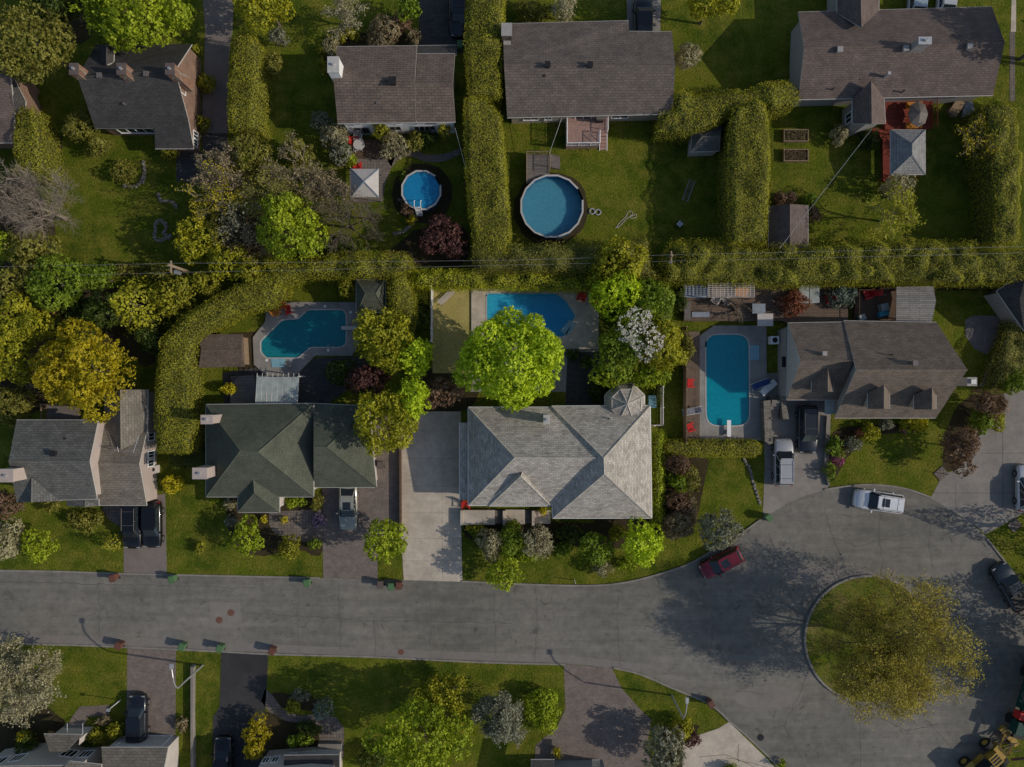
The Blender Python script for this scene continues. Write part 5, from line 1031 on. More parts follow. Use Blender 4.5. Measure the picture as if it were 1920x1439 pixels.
# ------------------------------------------------------------------ bins (copies)
def make_bin(kind, label, grp):
    r_ = thing('wheeled_bin', label, 'bin', (0, 0, 0), grp); m_ = MB(); m_.box(0, 0, .08, .98, .56, .6, 0, 0, .78); m_.build('bin_body', M[kind], r_)
    m_ = MB(); m_.box(.0, 0, .98, 1.03, .6, .66); m_.box(.0, 0, 1.03, 1.07, .5, .54); m_.build('lid', M[kind], r_); m_ = MB(); m_.bar((-.25, -.36, .97), (.25, -.36, .97), .025); m_.build('handle', M[kind], r_)
    for s_ in (-1, 1): m_ = MB(); m_.bar((s_ * .24, -.24, .1), (s_ * .29, -.24, .1), .1, 10); m_.build('wheel', M['rubber'], r_)
    return r_
def dup(root):
    n_ = root.copy(); C.objects.link(n_)
    for ch in [o for o in C.objects if o.parent == root]: c_ = ch.copy(); C.objects.link(c_); c_.parent = n_
    return n_
GB = 'wheeled bins put out along the kerb'
bins = {'bin_green': [(322, 1086, 10, 'green wheeled bin at the kerb right of the plain brown driveway'), (575, 1093, 5, 'green wheeled bin alone at the kerb left of the champagne sedan driveway'), (733, 1100, 0, 'green wheeled bin between the brown and grey-brown bins'), (341, 1213, -20, 'green wheeled bin at the lower kerb next to the pink driveway'), (412, 1216, -15, 'green wheeled bin at the lower kerb corner of the asphalt driveway'), (1441, 971, 35, 'green wheeled bin at the rim of the turning circle'), (863, 83, 0, 'green wheeled bin behind the dark blue SUV at the tall hedge')],
        'bin_brown': [(211, 1084, 12, 'brown wheeled bin at the upper kerb below the two black cars'), (222, 1211, -20, 'brown wheeled bin at the lower kerb left of the pink driveway'), (510, 1221, -20, 'brown wheeled bin at the lower kerb right of the asphalt driveway'), (748, 1098, 0, 'brown wheeled bin, right end of the three-bin row'), (1333, 1320, 30, 'brown wheeled bin on the grass triangle by the lamp')],
        'bin_grey': [(713, 1096, 0, 'grey-brown wheeled bin, left end of the three-bin row'), (713, 872, 0, 'dark grey-brown bin beside the green garage')]}
for kd, lst in bins.items():
    first = None
    for (x, y, a, lb) in lst:
        if first is None: o = first = make_bin(kd, lb, GB)
        else: o = dup(first); o['label'] = lb
        c = P(x, y, .9); o.location = (c.x, c.y, .012); o.rotation_euler = (0, 0, math.radians(a))
# manholes
for x, y, rp, lb, mt in ((411, 1163, .34, 'rusty manhole cover, lower left of the close pair', 'rust'), (433, 1149, .34, 'rusty manhole cover, upper right of the close pair', 'rust'), (752, 1223, .3, 'small rusty valve cover near the lower kerb', 'rust'), (1426, 1383, .33, 'dark slotted drain cover near the pale driveway', 'dark')):
    c = P(x, y); m_ = MB(); m_.cyl(c, rp, .012, .022, 24); m_.cyl(c, rp * .86, .022, .026, 24)
    if mt == 'dark':
        for i in range(-2, 3): m_.box(c.x, c.y + i * .1, .026, .034, .4, .04)
    tag(m_.build('manhole_cover', M[mt], origin=c), lb, 'manhole cover')
# ------------------------------------------------------------------ garden furniture
def chair(px, py, ang, mat, label, z=.15, grp=None, k=1.0):
    r_ = thing('garden_chair', label, 'chair', (0, 0, 0), grp)
    m_ = MB()
    for i in range(5): m_.box(-.2 + i * .1, 0, .34 - i * .02, .37 - i * .02, .085, .58)
    m_.build('seat', M[mat], r_); m_ = MB()
    for i in range(5): y = -.24 + i * .12; m_.bar((-.22, y, .34), (-.5, y * 1.25, 1.0), .05, 4)
    m_.build('backrest', M[mat], r_)
    for s_ in (-1, 1):
        m_ = MB(); m_.box(0, s_ * .36, .55, .58, .7, .13); m_.build('armrest', M[mat], r_)
        m_ = MB(); m_.bar((.28, s_ * .34, 0), (.26, s_ * .34, .56), .04); m_.build('leg', M[mat], r_); m_ = MB(); m_.bar((-.35, s_ * .32, 0), (-.1, s_ * .32, .5), .04); m_.build('leg', M[mat], r_)
    c_ = P(px, py, z); r_.location = (c_.x, c_.y, z); r_.rotation_euler = (0, 0, math.radians(ang)); r_.scale = (k, k, k); return r_
def rtable(px, py, rad, mat, label, z=0.15, h=.74):
    c_ = P(px, py, z + h); r_ = thing('garden_table', label, 'table', (c_.x, c_.y, z)); m_ = MB(); m_.cyl(c_, rad, z + h - .04, z + h, 24); m_.build('table_top', M[mat], r_); m_ = MB(); m_.cyl(c_, .05, z, z + h - .04, 8); m_.cyl(c_, .28, z, z + .04, 12); m_.build('leg', M[mat], r_); return r_
def lounger(px, py, ang, mat, label, z=.1, fmat='white'):
    r_ = thing('sun_lounger', label, 'sun lounger'); m_ = MB()
    for i in range(9): m_.box(-.2 + i * .14, 0, .3, .33, .1, .6)
    m_.build('seat', M[mat], r_); m_ = MB()
    for i in range(5): m_.box(-.32 - i * .13, 0, .33 + i * .08, .36 + i * .08, .1, .6)
    m_.build('backrest', M[mat], r_); m_ = MB(); m_.bar((-.95, -.3, .28), (1.0, -.3, .28), .03); m_.bar((-.95, .3, .28), (1.0, .3, .28), .03); m_.build('frame', M[fmat], r_)
    for x in (-.8, .85):
        for y in (-.3, .3): m_ = MB(); m_.bar((x, y, 0), (x, y, .28), .025); m_.build('leg', M[fmat], r_)
    c_ = P(px, py, z); r_.location = (c_.x, c_.y, z); r_.rotation_euler = (0, 0, math.radians(ang)); return r_
chair(1089, 560, 250, 'red', 'red slatted garden chair nearer the blue pool'); chair(1117, 565, 260, 'red', 'red slatted garden chair under the yellow-green tree', z=.02)
chair(1294, 719, 0, 'red', 'red garden chair in the shade on the narrow deck', z=.3); chair(1294, 801, 20, 'red', 'bright red garden chair at the lower end of the narrow deck', z=.3)
chair(532, 576, 270, 'orange', 'orange garden chair beside the angular teal pool'); chair(521, 585, 40, 'orange', 'tan-orange garden chair facing the angular pool'); chair(541, 583, 200, 'red', 'dark red garden chair next to the orange one')
chair(1550, 562, 200, 'red', 'red chair on the planter side of the upper deck', z=.55); chair(1623, 554, 200, 'red', 'red play chair on the toy terrace', z=.5)
chair(1340, 563, 60, 'offwhite', 'pale wooden folding chair below the lattice, left', z=.55); chair(1360, 563, 120, 'offwhite', 'pale wooden folding chair below the lattice, right', z=.55)
chair(874, 946, 270, 'red', 'red chair on the porch left of the light grey house', z=.05)
lounger(837, 558, 45, 'offwhite', 'wooden slatted lounger tilted on the dry lawn', .01, 'wood'); lounger(1297, 771, 190, 'cover', 'grey lounger on the narrow deck', .3); lounger(1424, 721, 20, 'blue', 'dark blue lounger at the rectangular pool'); lounger(1438, 728, 40, 'white', 'striped white lounger by the stone annex')
rtable(1348, 545, .7, 'wood', 'round wooden table beneath the lattice, left', .55); rtable(1391, 545, .7, 'orange', 'round orange-brown table beneath the lattice, right', .55); rtable(673, 271, .55, 'fabric', 'round pale patio table below the white house', .25)
chair(672, 279, 100, 'fabric', 'pale patio chair at the table below the white house', z=.25); chair(667, 268, 0, 'red', 'red patio chair at the table below the white house', z=.25); chair(673, 261, 270, 'fabric', 'pale patio chair against the white house wall', z=.25); chair(672, 313, 90, 'red', 'reddish chair poking out of the fabric gazebo', z=.02)
def simple(name, label, cat, fn, px, py, z=0):
    r_ = thing(name, label, cat, (P(px, py).x, P(px, py).y, 0)); fn(r_, P(px, py, z)); return r_
def part(r_, nm, mat, f): m_ = MB(); f(m_); return m_.build(nm, M[mat], r_)
def hottub(r_, c_): part(r_, 'tub_cover', 'cover', lambda m: m.prism([(c_.x + a, c_.y + b, 0) for a, b in ((-1.25, -.6), (.9, -.7), (1.2, -.45), (1.2, .3), (.9, .55), (-1.2, .65))], 1.25, 1.35)); part(r_, 'tub_body', 'wood', lambda m: m.prism([(c_.x + a, c_.y + b, 0) for a, b in ((-1.15, -.5), (.85, -.6), (1.1, -.4), (1.1, .25), (.85, .5), (-1.1, .55))], .5, 1.25)); part(r_, 'strap', 'white', lambda m: [m.box(c_.x + x, c_.y, 1.35, 1.36, .03, 1.1) for x in (-.9, -.55, -.2)])
simple('hot_tub', 'covered hot tub at the upper left corner of the deck', 'hot tub', hottub, 1304, 546, 1.3)
def hottub2(r_, c_): part(r_, 'tub_cover', 'panel', lambda m: (m.prism([(c_.x + a, c_.y + b, 0) for a, b in ((-.97, -.8), (-.05, -.9), (-.05, .9), (-.97, .8))], 1.2, 1.3), m.prism([(c_.x + a, c_.y + b, 0) for a, b in ((.03, -.9), (.95, -.8), (.95, .8), (.03, .9))], 1.2, 1.3))); part(r_, 'tub_body', 'wood_dark', lambda m: m.box(c_.x, c_.y, .5, 1.2, 1.7, 1.6))
simple('hot_tub', 'square hot tub with split grey cover right of the red-leaved shrub', 'hot tub', hottub2, 1518, 552, 1.3)
def table_(w_, d_, z, h, mat, legs=True):
    def f(r_, c_):
        part(r_, 'table_top', mat, lambda m: m.box(c_.x, c_.y, z + h - .05, z + h, w_, d_))
        for sx in (-1, 1):
            for sy in (-1, 1): part(r_, 'leg', mat, lambda m: m.bar((c_.x + sx * w_ * .42, c_.y + sy * d_ * .42, z), (c_.x + sx * w_ * .42, c_.y + sy * d_ * .42, z + h - .05), .04))
    return f
simple('garden_table', 'long glass-topped table in white frame on the timber deck', 'table', table_(1.7, .5, .55, .45, 'cover'), 1314, 590, 1.0)
simple('garden_table', 'white ping-pong sized table folded in two on the deck', 'table', table_(1.5, 1.2, .55, .75, 'fabric'), 1435, 600, 1.3); simple('garden_table', 'white side table with shadows on the deck', 'table', table_(1.25, .95, .55, .6, 'cover'), 1423, 579, 1.15)
simple('storage_bench', 'dark slatted storage bench at the deck fence', 'bench', table_(.6, 1.7, .55, .5, 'vent'), 1289, 583, 1.0)
def toyhouse(r_, c_): part(r_, 'body', 'cyan', lambda m: m.box(c_.x, c_.y, .5, 1.1, .9, .5, .3)); part(r_, 'lid', 'panel', lambda m: m.box(c_.x, c_.y + .6, .5, 1.3, .7, .7, .2))
simple('toy_kitchen', 'pale blue toy kitchen on the toy terrace', 'toy', toyhouse, 1648, 590); simple('toy_box', 'small turquoise toy box at the brown house wall', 'toy', lambda r_, c_: (part(r_, 'body', 'cyan', lambda m: m.box(c_.x, c_.y, .5, .9, .6, .5, .4)), part(r_, 'lid', 'panel', lambda m: m.box(c_.x, c_.y, .9, .96, .64, .54, .4))), 1609, 597)
simple('slide', 'red toy slide in the corner of the toy terrace', 'toy', lambda r_, c_: (part(r_, 'chute', 'red', lambda m: m.add([(c_.x - .6, c_.y - .3, .6), (c_.x + .5, c_.y - .3, 1.6), (c_.x + .5, c_.y + .3, 1.6), (c_.x - .6, c_.y + .3, .6), (c_.x - .6, c_.y - .3, .55), (c_.x + .5, c_.y - .3, 1.55), (c_.x + .5, c_.y + .3, 1.55), (c_.x - .6, c_.y + .3, .55)], [(0, 1, 2, 3), (7, 6, 5, 4), (0, 4, 5, 1), (1, 5, 6, 2), (2, 6, 7, 3), (3, 7, 4, 0)])), part(r_, 'ladder', 'metal', lambda m: [m.bar((c_.x + .55, c_.y + s_ * .28, .5), (c_.x + .55, c_.y + s_ * .28, 1.9), .03) for s_ in (-1, 1)])), 1632, 552)
def ladder(r_, c_):
    a = math.radians(70); u = Vector((math.cos(a), math.sin(a), 0)); v = Vector((-u.y, u.x, 0)); c3 = Vector((c_.x, c_.y, .08))
    part(r_, 'rail', 'metal', lambda m: [m.bar(c3 - u * 1.1 + v * s_ * .27, c3 + u * 1.1 + v * s_ * .27, .035) for s_ in (-1, 1)]); part(r_, 'rungs', 'metal', lambda m: [m.bar(c3 + u * (-1 + i * .2) - v * .27, c3 + u * (-1 + i * .2) + v * .27, .02) for i in range(11)])
simple('ladder', 'metal ladder lying on the shaded lawn', 'ladder', ladder, 1291, 358)
m_ = MB(); m_.tube([P(x, y, .03) for x, y in spline([(1156, 427), (1160, 420), (1172, 408), (1178, 398), (1184, 397), (1186, 402), (1180, 407), (1188, 404), (1193, 402), (1192, 408), (1184, 410), (1178, 408), (1168, 418), (1160, 426), (1154, 427)], 4)], .03, 5); tag(m_.build('garden_hose', M['offwhite'], origin=P(1175, 412)), 'pale garden hose looped on the sunlit lawn', 'hose')
for x, lb in ((1110, 'left one of two grey rings on the grass by the round pool'), (1121, 'right one of two grey rings on the grass by the round pool')):
    m_ = MB(); c = P(x, 397 + (x - 1110) * .15); q = [(c.x + .26 * math.cos(t * .524), c.y + .26 * math.sin(t * .524), .08) for t in range(13)]; m_.tube(q, .07, 6); tag(m_.build('pump_hose_ring', M['galv'], origin=c), lb, 'hose ring')
simple('garden_stool', 'dark garden stool standing in the hedge shadow', 'stool', lambda r_, c_: (part(r_, 'seat', 'metal', lambda m: m.box(c_.x, c_.y, .4, .45, .5, .5, .8)), [part(r_, 'leg', 'dark', lambda m: m.bar((c_.x + .3 * a, c_.y + .3 * b, 0), (c_.x + .2 * a, c_.y + .2 * b, .4), .04)) for a, b in ((1, 1), (-1, 1), (1, -1), (-1, -1))]), 1273, 422)
for y, lb in ((254, 'upper raised planter box with dry stems on the lawn'), (291, 'lower raised planter box with pinkish plants on the lawn')):
    c = P(1493, y, .5); r = thing('planter_box', lb, 'planter', (c.x, c.y, 0), 'raised planter boxes'); m_ = MB()
    for dx, dy, a, b in ((0, .55, 2.4, .08), (0, -.55, 2.4, .08), (1.16, 0, .08, 1.02), (-1.16, 0, .08, 1.02)): m_.box(c.x + dx, c.y + dy, 0, .5, a, b)
    m_.build('box_frame', M['wood'], r); m_ = MB(); m_.box(c.x, c.y, 0, .4, 2.22, .98); m_.build('soil', M['soil'], r)
    rng = np.random.default_rng(y); pos = np.column_stack([c.x + rng.uniform(-1, 1, 220), c.y + rng.uniform(-.45, .45, 220), rng.uniform(.42, .7, 220)]); leaf_mesh('plants', pos, np.tile([0, 0, .5], (220, 1)), .05, M['L_copper' if y > 270 else 'L_tan'], r, rng, rng.uniform(0, 1, 220))
c = P(1723, 213, 1.9); r = thing('parasol', 'closed dark octagonal parasol on the red deck', 'parasol', (c.x, c.y, .7)); W = [(c.x + .95 * math.cos(t * .785), c.y + 1.25 * math.sin(t * .785), 1.75) for t in range(8)]; m_ = MB(); m_.add(W + [(c.x, c.y, 2.2)] + [(a, b, z - .05) for a, b, z in W], [(i, (i + 1) % 8, 8) for i in range(8)] + [(i, 9 + i, 9 + (i + 1) % 8, (i + 1) % 8) for i in range(8)]); m_.build('canopy', M['vent'], r); m_ = MB(); m_.bar((c.x, c.y, .7), (c.x, c.y, 2.15), .03, 8); m_.build('pole', M['dark'], r)
simple('barbecue', 'covered grey barbecue on the pink deck', 'barbecue', lambda r_, c_: (part(r_, 'firebox', 'vent', lambda m: m.box(c_.x, c_.y, 1.9, 2.2, .8, .5)), part(r_, 'stand', 'dark', lambda m: m.box(c_.x, c_.y, 1.1, 1.9, .6, .45))), 1124, 227, 1.1)
simple('board_stack', 'stack of boards under a blue-grey tarp behind the red deck', 'boards', lambda r_, c_: (part(r_, 'boards', 'wood', lambda m: [m.box(c_.x - .3, c_.y, .05 + .06 * i, .1 + .06 * i, 1.6, .9, .7 + .05 * i) for i in range(7)]), part(r_, 'tarp', 'cover', lambda m: m.prism([(c_.x + .3, c_.y - .9, 0), (c_.x + 1.5, c_.y - .5, 0), (c_.x + 1.3, c_.y + .6, 0), (c_.x + .5, c_.y + .5, 0)], .02, .35))), 1795, 205)
simple('electric_meter_box', 'pale blue square cover on the strip of lawn at the white lattice', 'pad', lambda r_, c_: part(r_, 'lid', 'step', lambda m: m.box(c_.x, c_.y, 0, .5, .75, 1.2)), 1222, 753)
simple('heat_pump', 'white heat pump with dark fan at the pool corner', 'heat pump', lambda r_, c_: (part(r_, 'casing', 'white', lambda m: m.box(c_.x, c_.y, .02, .95, .8, .75)), part(r_, 'fan', 'dark', lambda m: m.cyl(c_, .26, .95, .97, 18))), 1447, 639)
simple('heat_pump', 'grey outdoor unit on the east wall of the split-level house', 'heat pump', lambda r_, c_: (part(r_, 'casing', 'offwhite', lambda m: m.box(c_.x, c_.y, .02, .9, .5, .75)), part(r_, 'fan', 'dark', lambda m: m.cyl(c_, .18, .9, .92, 18))), 295, 879)
for x, y, lb in ((1764, 888, 'paver square with thin post left of the big driveway'), (1902, 985, 'paver square on the right verge')):
    c = P(x, y); r = thing('paver_pad', lb, 'paver pad', (c.x, c.y, 0)); m_ = MB(); m_.box(c.x, c.y, 0, .08, 1.1, .95, .7); m_.build('slab', M['paver_grey'], r); m_ = MB(); m_.bar((c.x + .1, c.y, .08), (c.x + .1, c.y, 1.2), .03); m_.build('post', M['dark'], r)
# front terrace of the central house
r = thing('front_terrace', 'stepped stone terrace in front of the light grey house', 'terrace', P(950, 968))
m_ = MB(); m_.prism(P2([(864, 955), (928, 955), (928, 982), (864, 982)]), .01, .65); m_.prism(P2([(948, 955), (984, 955), (984, 982), (948, 982)]), .01, .35); m_.prism(P2([(1002, 957), (1032, 957), (1032, 982), (1002, 982)]), .01, .14); m_.build('landing', M['concrete'], r)
for i, (x, z) in enumerate(((928, .5), (933, .35), (938, .25), (984, .28), (989, .2), (994, .12))):
    m_ = MB(); m_.prism(P2([(x, 956), (x + 4.6, 956), (x + 4.6, 981), (x, 981)]), .012, z); m_.build('step', M['stone'], r)
for x in (864, 943, 997):
    m_ = MB(); m_.prism(P2([(x, 956), (x + 5, 956), (x + 5, 983), (x, 983)]), .01, .75); m_.build('side_block', M['concrete'], r)

# ------------------------------------------------------------------ hedges
hedge([(440, 55), (468, 54), (481, 75), (484, 110), (484, 160), (478, 200), (484, 245), (430, 245), (424, 200), (426, 130), (428, 80)], 4.0, 'thuja', 'clipped vertical hedge right of the top left driveway', .12)
hedge([(876, -40), (946, -40), (944, 60), (940, 110), (938, 180), (918, 180), (880, 180), (872, 100)], 4.2, 'thuja', 'upper stretch of the tall hedge between two driveways', .16)
hedge([(870, 182), (912, 178), (940, 215), (948, 300), (958, 440), (955, 475), (890, 475), (880, 400), (872, 300)], 4.0, 'thuja', 'broad clipped hedge between the small and the large round pool', .14)
hedge([(888, 462), (1110, 458), (1215, 450), (1222, 500), (1235, 520), (1100, 508), (890, 508)], 4.0, 'olive', 'rough dark hedge just below the large round pool', .32, rnd=.7)
hedge([(772, 506), (1100, 508), (1130, 530), (1110, 543), (880, 538), (820, 540), (775, 535)], 3.0, 'thuja_lit', 'bright yellow-green hedge along the top of the blue pool terrace', .25)
hedge([(490, 480), (560, 492), (640, 475), (760, 475), (772, 500), (740, 520), (640, 518), (560, 517), (510, 540)], 4.0, 'thuja', 'untidy hedge row above the angular pool', .32)
hedge([(728, 505), (758, 505), (775, 560), (778, 590), (765, 650), (735, 640), (728, 570)], 3.6, 'thuja', 'vertical hedge between pool cabin and white picket fence', .25)
hedge([(420, 545), (505, 500), (528, 540), (500, 575), (440, 585), (390, 615), (362, 640), (352, 700), (352, 775), (370, 790), (350, 852), (292, 850), (285, 780), (290, 700), (300, 640), (340, 590)], 4.0, 'thuja', 'long curved clipped hedge left of the thatched hut', .13)
hedge([(1378, 200), (1415, 185), (1438, 195), (1447, 250), (1447, 330), (1440, 455), (1370, 455), (1368, 330), (1370, 240)], 4.4, 'thuja', 'thick vertical hedge left of the raised planters', .16)
hedge([(1262, 168), (1285, 168), (1310, 175), (1360, 170), (1400, 168), (1440, 155), (1480, 150), (1500, 165), (1496, 195), (1450, 205), (1410, 190), (1375, 210), (1340, 235), (1290, 248), (1235, 245), (1238, 215), (1265, 205)], 3.8, 'thuja', 'curving hedge from the taupe bungalow to the top right house', .2)
hedge([(1262, 455), (1370, 448), (1440, 462), (1520, 460), (1600, 455), (1700, 452), (1810, 455), (1870, 466), (1980, 470), (1980, 520), (1900, 530), (1800, 530), (1700, 528), (1560, 530), (1480, 535), (1340, 528), (1250, 528), (1240, 500)], 3.8, 'thuja', 'very long loose hedge right of the central utility pole', .42, rnd=.9)
hedge([(1244, 828), (1260, 825), (1420, 826), (1432, 836), (1430, 852), (1415, 859), (1260, 857), (1242, 848)], 1.5, 'thuja', 'low rounded box hedge below the rectangular pool', .07, rnd=.5)
hedge([(1850, 190), (1895, 187), (1915, 200), (1918, 330), (1915, 455), (1872, 455), (1868, 330), (1855, 250)], 4.2, 'thuja', 'vertical hedge near the right edge by the flowering yellow tree', .2)
hedge([(26, 200), (60, 200), (72, 240), (78, 320), (70, 335), (30, 325), (22, 260)], 3.6, 'thuja', 'small upright hedge by the left edge house', .2)
hedge([(1895, 600), (1960, 560), (1990, 600), (1905, 730), (1860, 735), (1858, 710)], 1.8, 'olive', 'diagonal hedge in the right corner above the big driveway', .25)
hedge([(1222, 538), (1255, 530), (1262, 590), (1258, 625), (1232, 625)], 3.2, 'green', 'shaggy hedge between flowering white tree and timber deck', .35)
hedge([(1228, 760), (1246, 760), (1246, 690), (1228, 690)], .9, 'dark', 'low dark ground hedge behind the white lattice', .15)
hedge([(1225, 812), (1244, 812), (1244, 980), (1225, 985)], 1.6, 'lime', 'narrow lime shrub border right of the light grey roof', .35)
hedge([(308, 845), (352, 848), (356, 700), (372, 690), (368, 780), (385, 850), (380, 880), (320, 880)], 1.2, 'dark', 'low dark hedge in the shade of the curved hedge', .15)
# ------------------------------------------------------------------ trees and shrubs
T = tree; U = shrub
T(62, 80, 72, 9, 'olive', 'huge grey-green conifer crown filling the top left corner', ry=82, leaf=.12, lobe=.34); T(110, 5, 45, 6, 'dark', 'dark tree behind the huge conifer at the top edge')
T(250, 12, 132, 9, 'lime', 'bright lime maple at the top edge above the brick house', ry=78, leaf=.13, lobe=.32); T(498, 8, 60, 7, 'ygreen', 'yellow-green maple at the top edge right of the driveway', ry=42, leaf=.125)
bare(643, 22, 42, 5, 'fuzzy pale grey shrub tree at the top edge', leafk='pale', dens=2.2, levels=4, name='tree'); T(765, 15, 24, 3.5, 'green', 'small green bush beside the dark paver driveway', leaf=.12)
U(720, 62, 33, 2.4, 'tan', 'brownish shrub above the white house roof', leaf=.09); U(757, 44, 17, 2.2, 'copper', 'pinkish shrub above the white house'); U(778, 70, 13, 1.6, 'tan', 'small orange-tan shrub at the end of the paver driveway')
U(512, 124, 21, 2.6, 'olive', 'rounded shrub on the lawn left of the white house'); T(522, 70, 16, 3.2, 'silver', 'tall thin shrub under a frost net', leaf=.09)
for x, y, q, lb in ((604, 118, 8, 'clipped ball shrub nearest the white chimney, lower'), (604, 99, 8, 'clipped ball shrub left of the white house corner'), (609, 136, 8, 'lowest clipped ball beside the white chimney'), (625, 73, 9, 'clipped ball at the bend of the bed'), (641, 68, 10, 'darker clipped ball right of the bend'), (662, 63, 13, 'wider clipped shrub at the top of the bed')): U(x, y, q, 1.2, 'thuja', lb, leaf=.07)
U(622, 90, 14, 1.8, 'pale', 'pale shrub among the clipped balls'); U(603, 228, 17, 2.2, 'silver', 'greyish shrub at the lower left corner of the white house'); U(630, 255, 24, 2.6, 'pale', 'pale lilac bush left of the patio'); U(640, 285, 22, 2.2, 'silver', 'silver-green bush below the pale lilac'); U(655, 300, 13, 1.5, 'lime', 'bright lime shrub at the patio corner')
T(716, 248, 14, 3.4, 'thuja', 'conical cedar against the white wall, left', leaf=.09, low=.1); T(833, 244, 13, 3.2, 'thuja', 'conical cedar against the white wall, right', leaf=.09, low=.1); U(742, 276, 27, 2.2, 'pale', 'large pale flowering bush below the white house'); U(778, 268, 16, 2.0, 'olive', 'olive bush right of the large pale flowering bush'); U(800, 262, 16, 1.6, 'dark', 'dark bush by the curved path')
U(152, 240, 27, 3.0, 'olive', 'olive rounded shrub left of the brick house', ry=34); U(186, 276, 17, 2.4, 'olive', 'wispy shrub below the brick house'); U(236, 325, 24, 1.8, 'olive', 'bonsai-like spreading shrub inside curved stones', dens=.7); U(96, 303, 13, 1.5, 'olive', 'small shrub beside the small upright hedge')
for x, y, q, lb in ((372, 96, 8, 'tiny round shrub at the brick gable top'), (387, 158, 17, 'round shrub in the middle of the brick gable'), (383, 231, 13, 'greener round shrub at the foot of the brick gable'), (318, 290, 12, 'yellowish shrub below the brick house extension')): U(x, y, q, 1.6, 'thuja', lb)
bare(1060, 12, 25, 5, 'pale shrub tree at the top of the taupe bungalow', leafk='pale', dens=2.4, levels=4, name='tree'); U(1000, 22, 42, 2, 'olive', 'low olive planting above the taupe bungalow roof', ry=16); T(1335, 2, 55, 7, 'ygreen', 'yellow-green maple at the top edge right of the black SUV', ry=34, leaf=.125); U(1286, 106, 24, 3, 'pale', 'pale rounded bush at the right eave of the taupe bungalow')
bare(1842, 262, 44, 5, 'sparse yellow-flowering tree near the right edge', leafk='gold', dens=1.8, levels=4, base=(1815, 280), name='tree'); bare(1685, 398, 60, 7, 'pale green birch-like tree on the dark lawn', leafk='ygreen', dens=3.2, levels=5, nch=3, name='tree'); U(1684, 350, 28, 3.4, 'pale', 'pale shrub peeking above the birch-like tree', dens=.6)
U(1573, 254, 16, 1.8, 'pale', 'cream shrub left of the red deck'); U(1625, 262, 22, 1.4, 'dark', 'dark low shrub at the red deck steps'); U(1855, 205, 20, 1.6, 'green', 'green shrub behind the board stack')
U(1459, 376, 14, 2, 'copper', 'copper shrub at the upper left of the brown shed'); U(1480, 374, 13, 2, 'copper', 'copper shrub directly above the brown shed'); U(1522, 402, 13, 2, 'copper', 'copper shrub right of the brown shed'); U(1517, 376, 12, 1.8, 'green', 'green shrub between the copper ones')
bare(50, 380, 88, 8, 'large leafless tree with pale fanning branches at the left edge', base=(124, 411), levels=5, nch=5, r0=.2)
T(52, 470, 46, 6, 'olive', 'olive tree under the leafless one'); T(12, 458, 24, 6, 'lime', 'bright green tree at the left edge below the leafless tree'); T(112, 535, 46, 7, 'green', 'fresh green tree left of the utility pole'); T(40, 550, 42, 6, 'olive', 'dull olive tree at the left edge'); T(22, 565, 44, 5.5, 'purple', 'purple-leaved tree at the left edge', ry=30); T(95, 590, 22, 4, 'purple', 'smaller purple tree right of the first')
T(40, 612, 60, 7, 'ygreen', 'yellow-green tree below the purple ones', ry=50); T(15, 680, 38, 7, 'ygreen', 'yellow-green tree at the left edge above the golden tree', ry=45); bare(78, 690, 45, 4, 'brown leafless shrub between two yellow-green trees', bark='bark', levels=4, leafk='tan', dens=.8, name='bare_shrub', cat='shrub'); U(20, 765, 38, 3, 'olive', 'olive bush at the left edge above the grey roof')
T(165, 695, 100, 8.5, 'gold', 'large golden-leaved tree behind the split-level house', ry=86, leaf=.115, lobe=.36); T(245, 570, 62, 8, 'ygreen', 'feathery yellow-green conifer with radiating branches', shape='cone', leaf=.13, low=.5, dens=1.2, ry=66); T(190, 590, 38, 5, 'dark', 'dark tree left of the feathery conifer'); T(330, 560, 42, 4, 'thuja', 'shaggy yellow shrub above the curved hedge')
T(388, 532, 24, 4, 'thuja', 'ragged hedge shrub right of the utility pole'); T(312, 515, 34, 3, 'olive', 'low bushes under the utility pole', ry=14)
bare(400, 365, 62, 7, 'yellow-budding tree below the brick house', leafk='gold', dens=1.6, levels=5, nch=3, name='tree'); bare(440, 412, 56, 7, 'grey-brown leafless tree beside the budding one', bark='bark', levels=5, nch=3, leafk='silver', dens=.6); T(475, 290, 40, 5, 'olive', 'olive bush at the lower end of the clipped driveway hedge', ry=44); bare(545, 320, 58, 6, 'tan leafless shrub tree left of the fabric gazebo', bark='bark_pale', levels=5, nch=3, leafk='tan', dens=1.2)
T(546, 428, 62, 8, 'lime', 'dense fresh green tree in the middle of the left gardens', ry=74, lobe=.34, leaf=.13); bare(645, 412, 76, 7, 'wide leafless tree below the fabric gazebo', bark='bark', levels=5, nch=4); U(640, 465, 45, 2.5, 'dark', 'dark understorey bush below the wide leafless tree', ry=20)
T(372, 450, 46, 5, 'ygreen', 'yellow bush beside the grey-brown leafless tree', ry=38); T(440, 490, 56, 5, 'ygreen', 'yellow-green bushes left of the fresh green tree', ry=28); T(480, 510, 40, 5, 'thuja', 'hedge end bush above the curved hedge', ry=26)
T(829, 447, 46, 4.5, 'purple', 'round purple-leaved tree beside the broad clipped hedge', lobe=.4, leaf=.12); U(765, 395, 12, 1.2, 'copper', 'small russet plant left of the small round pool'); U(770, 412, 9, 1, 'yellow', 'tiny yellow plant left of the small round pool'); U(757, 333, 8, .8, 'green', 'small green plant above the small round pool'); U(652, 540, 17, 3, 'thuja', 'egg-shaped shrub left of the pool cabin')
T(960, 672, 110, 10, 'lime_lit', 'big round lime-green maple between blue pool and light grey house', ry=92, leaf=.13, lobe=.34, dens=1.7, vol=.6)
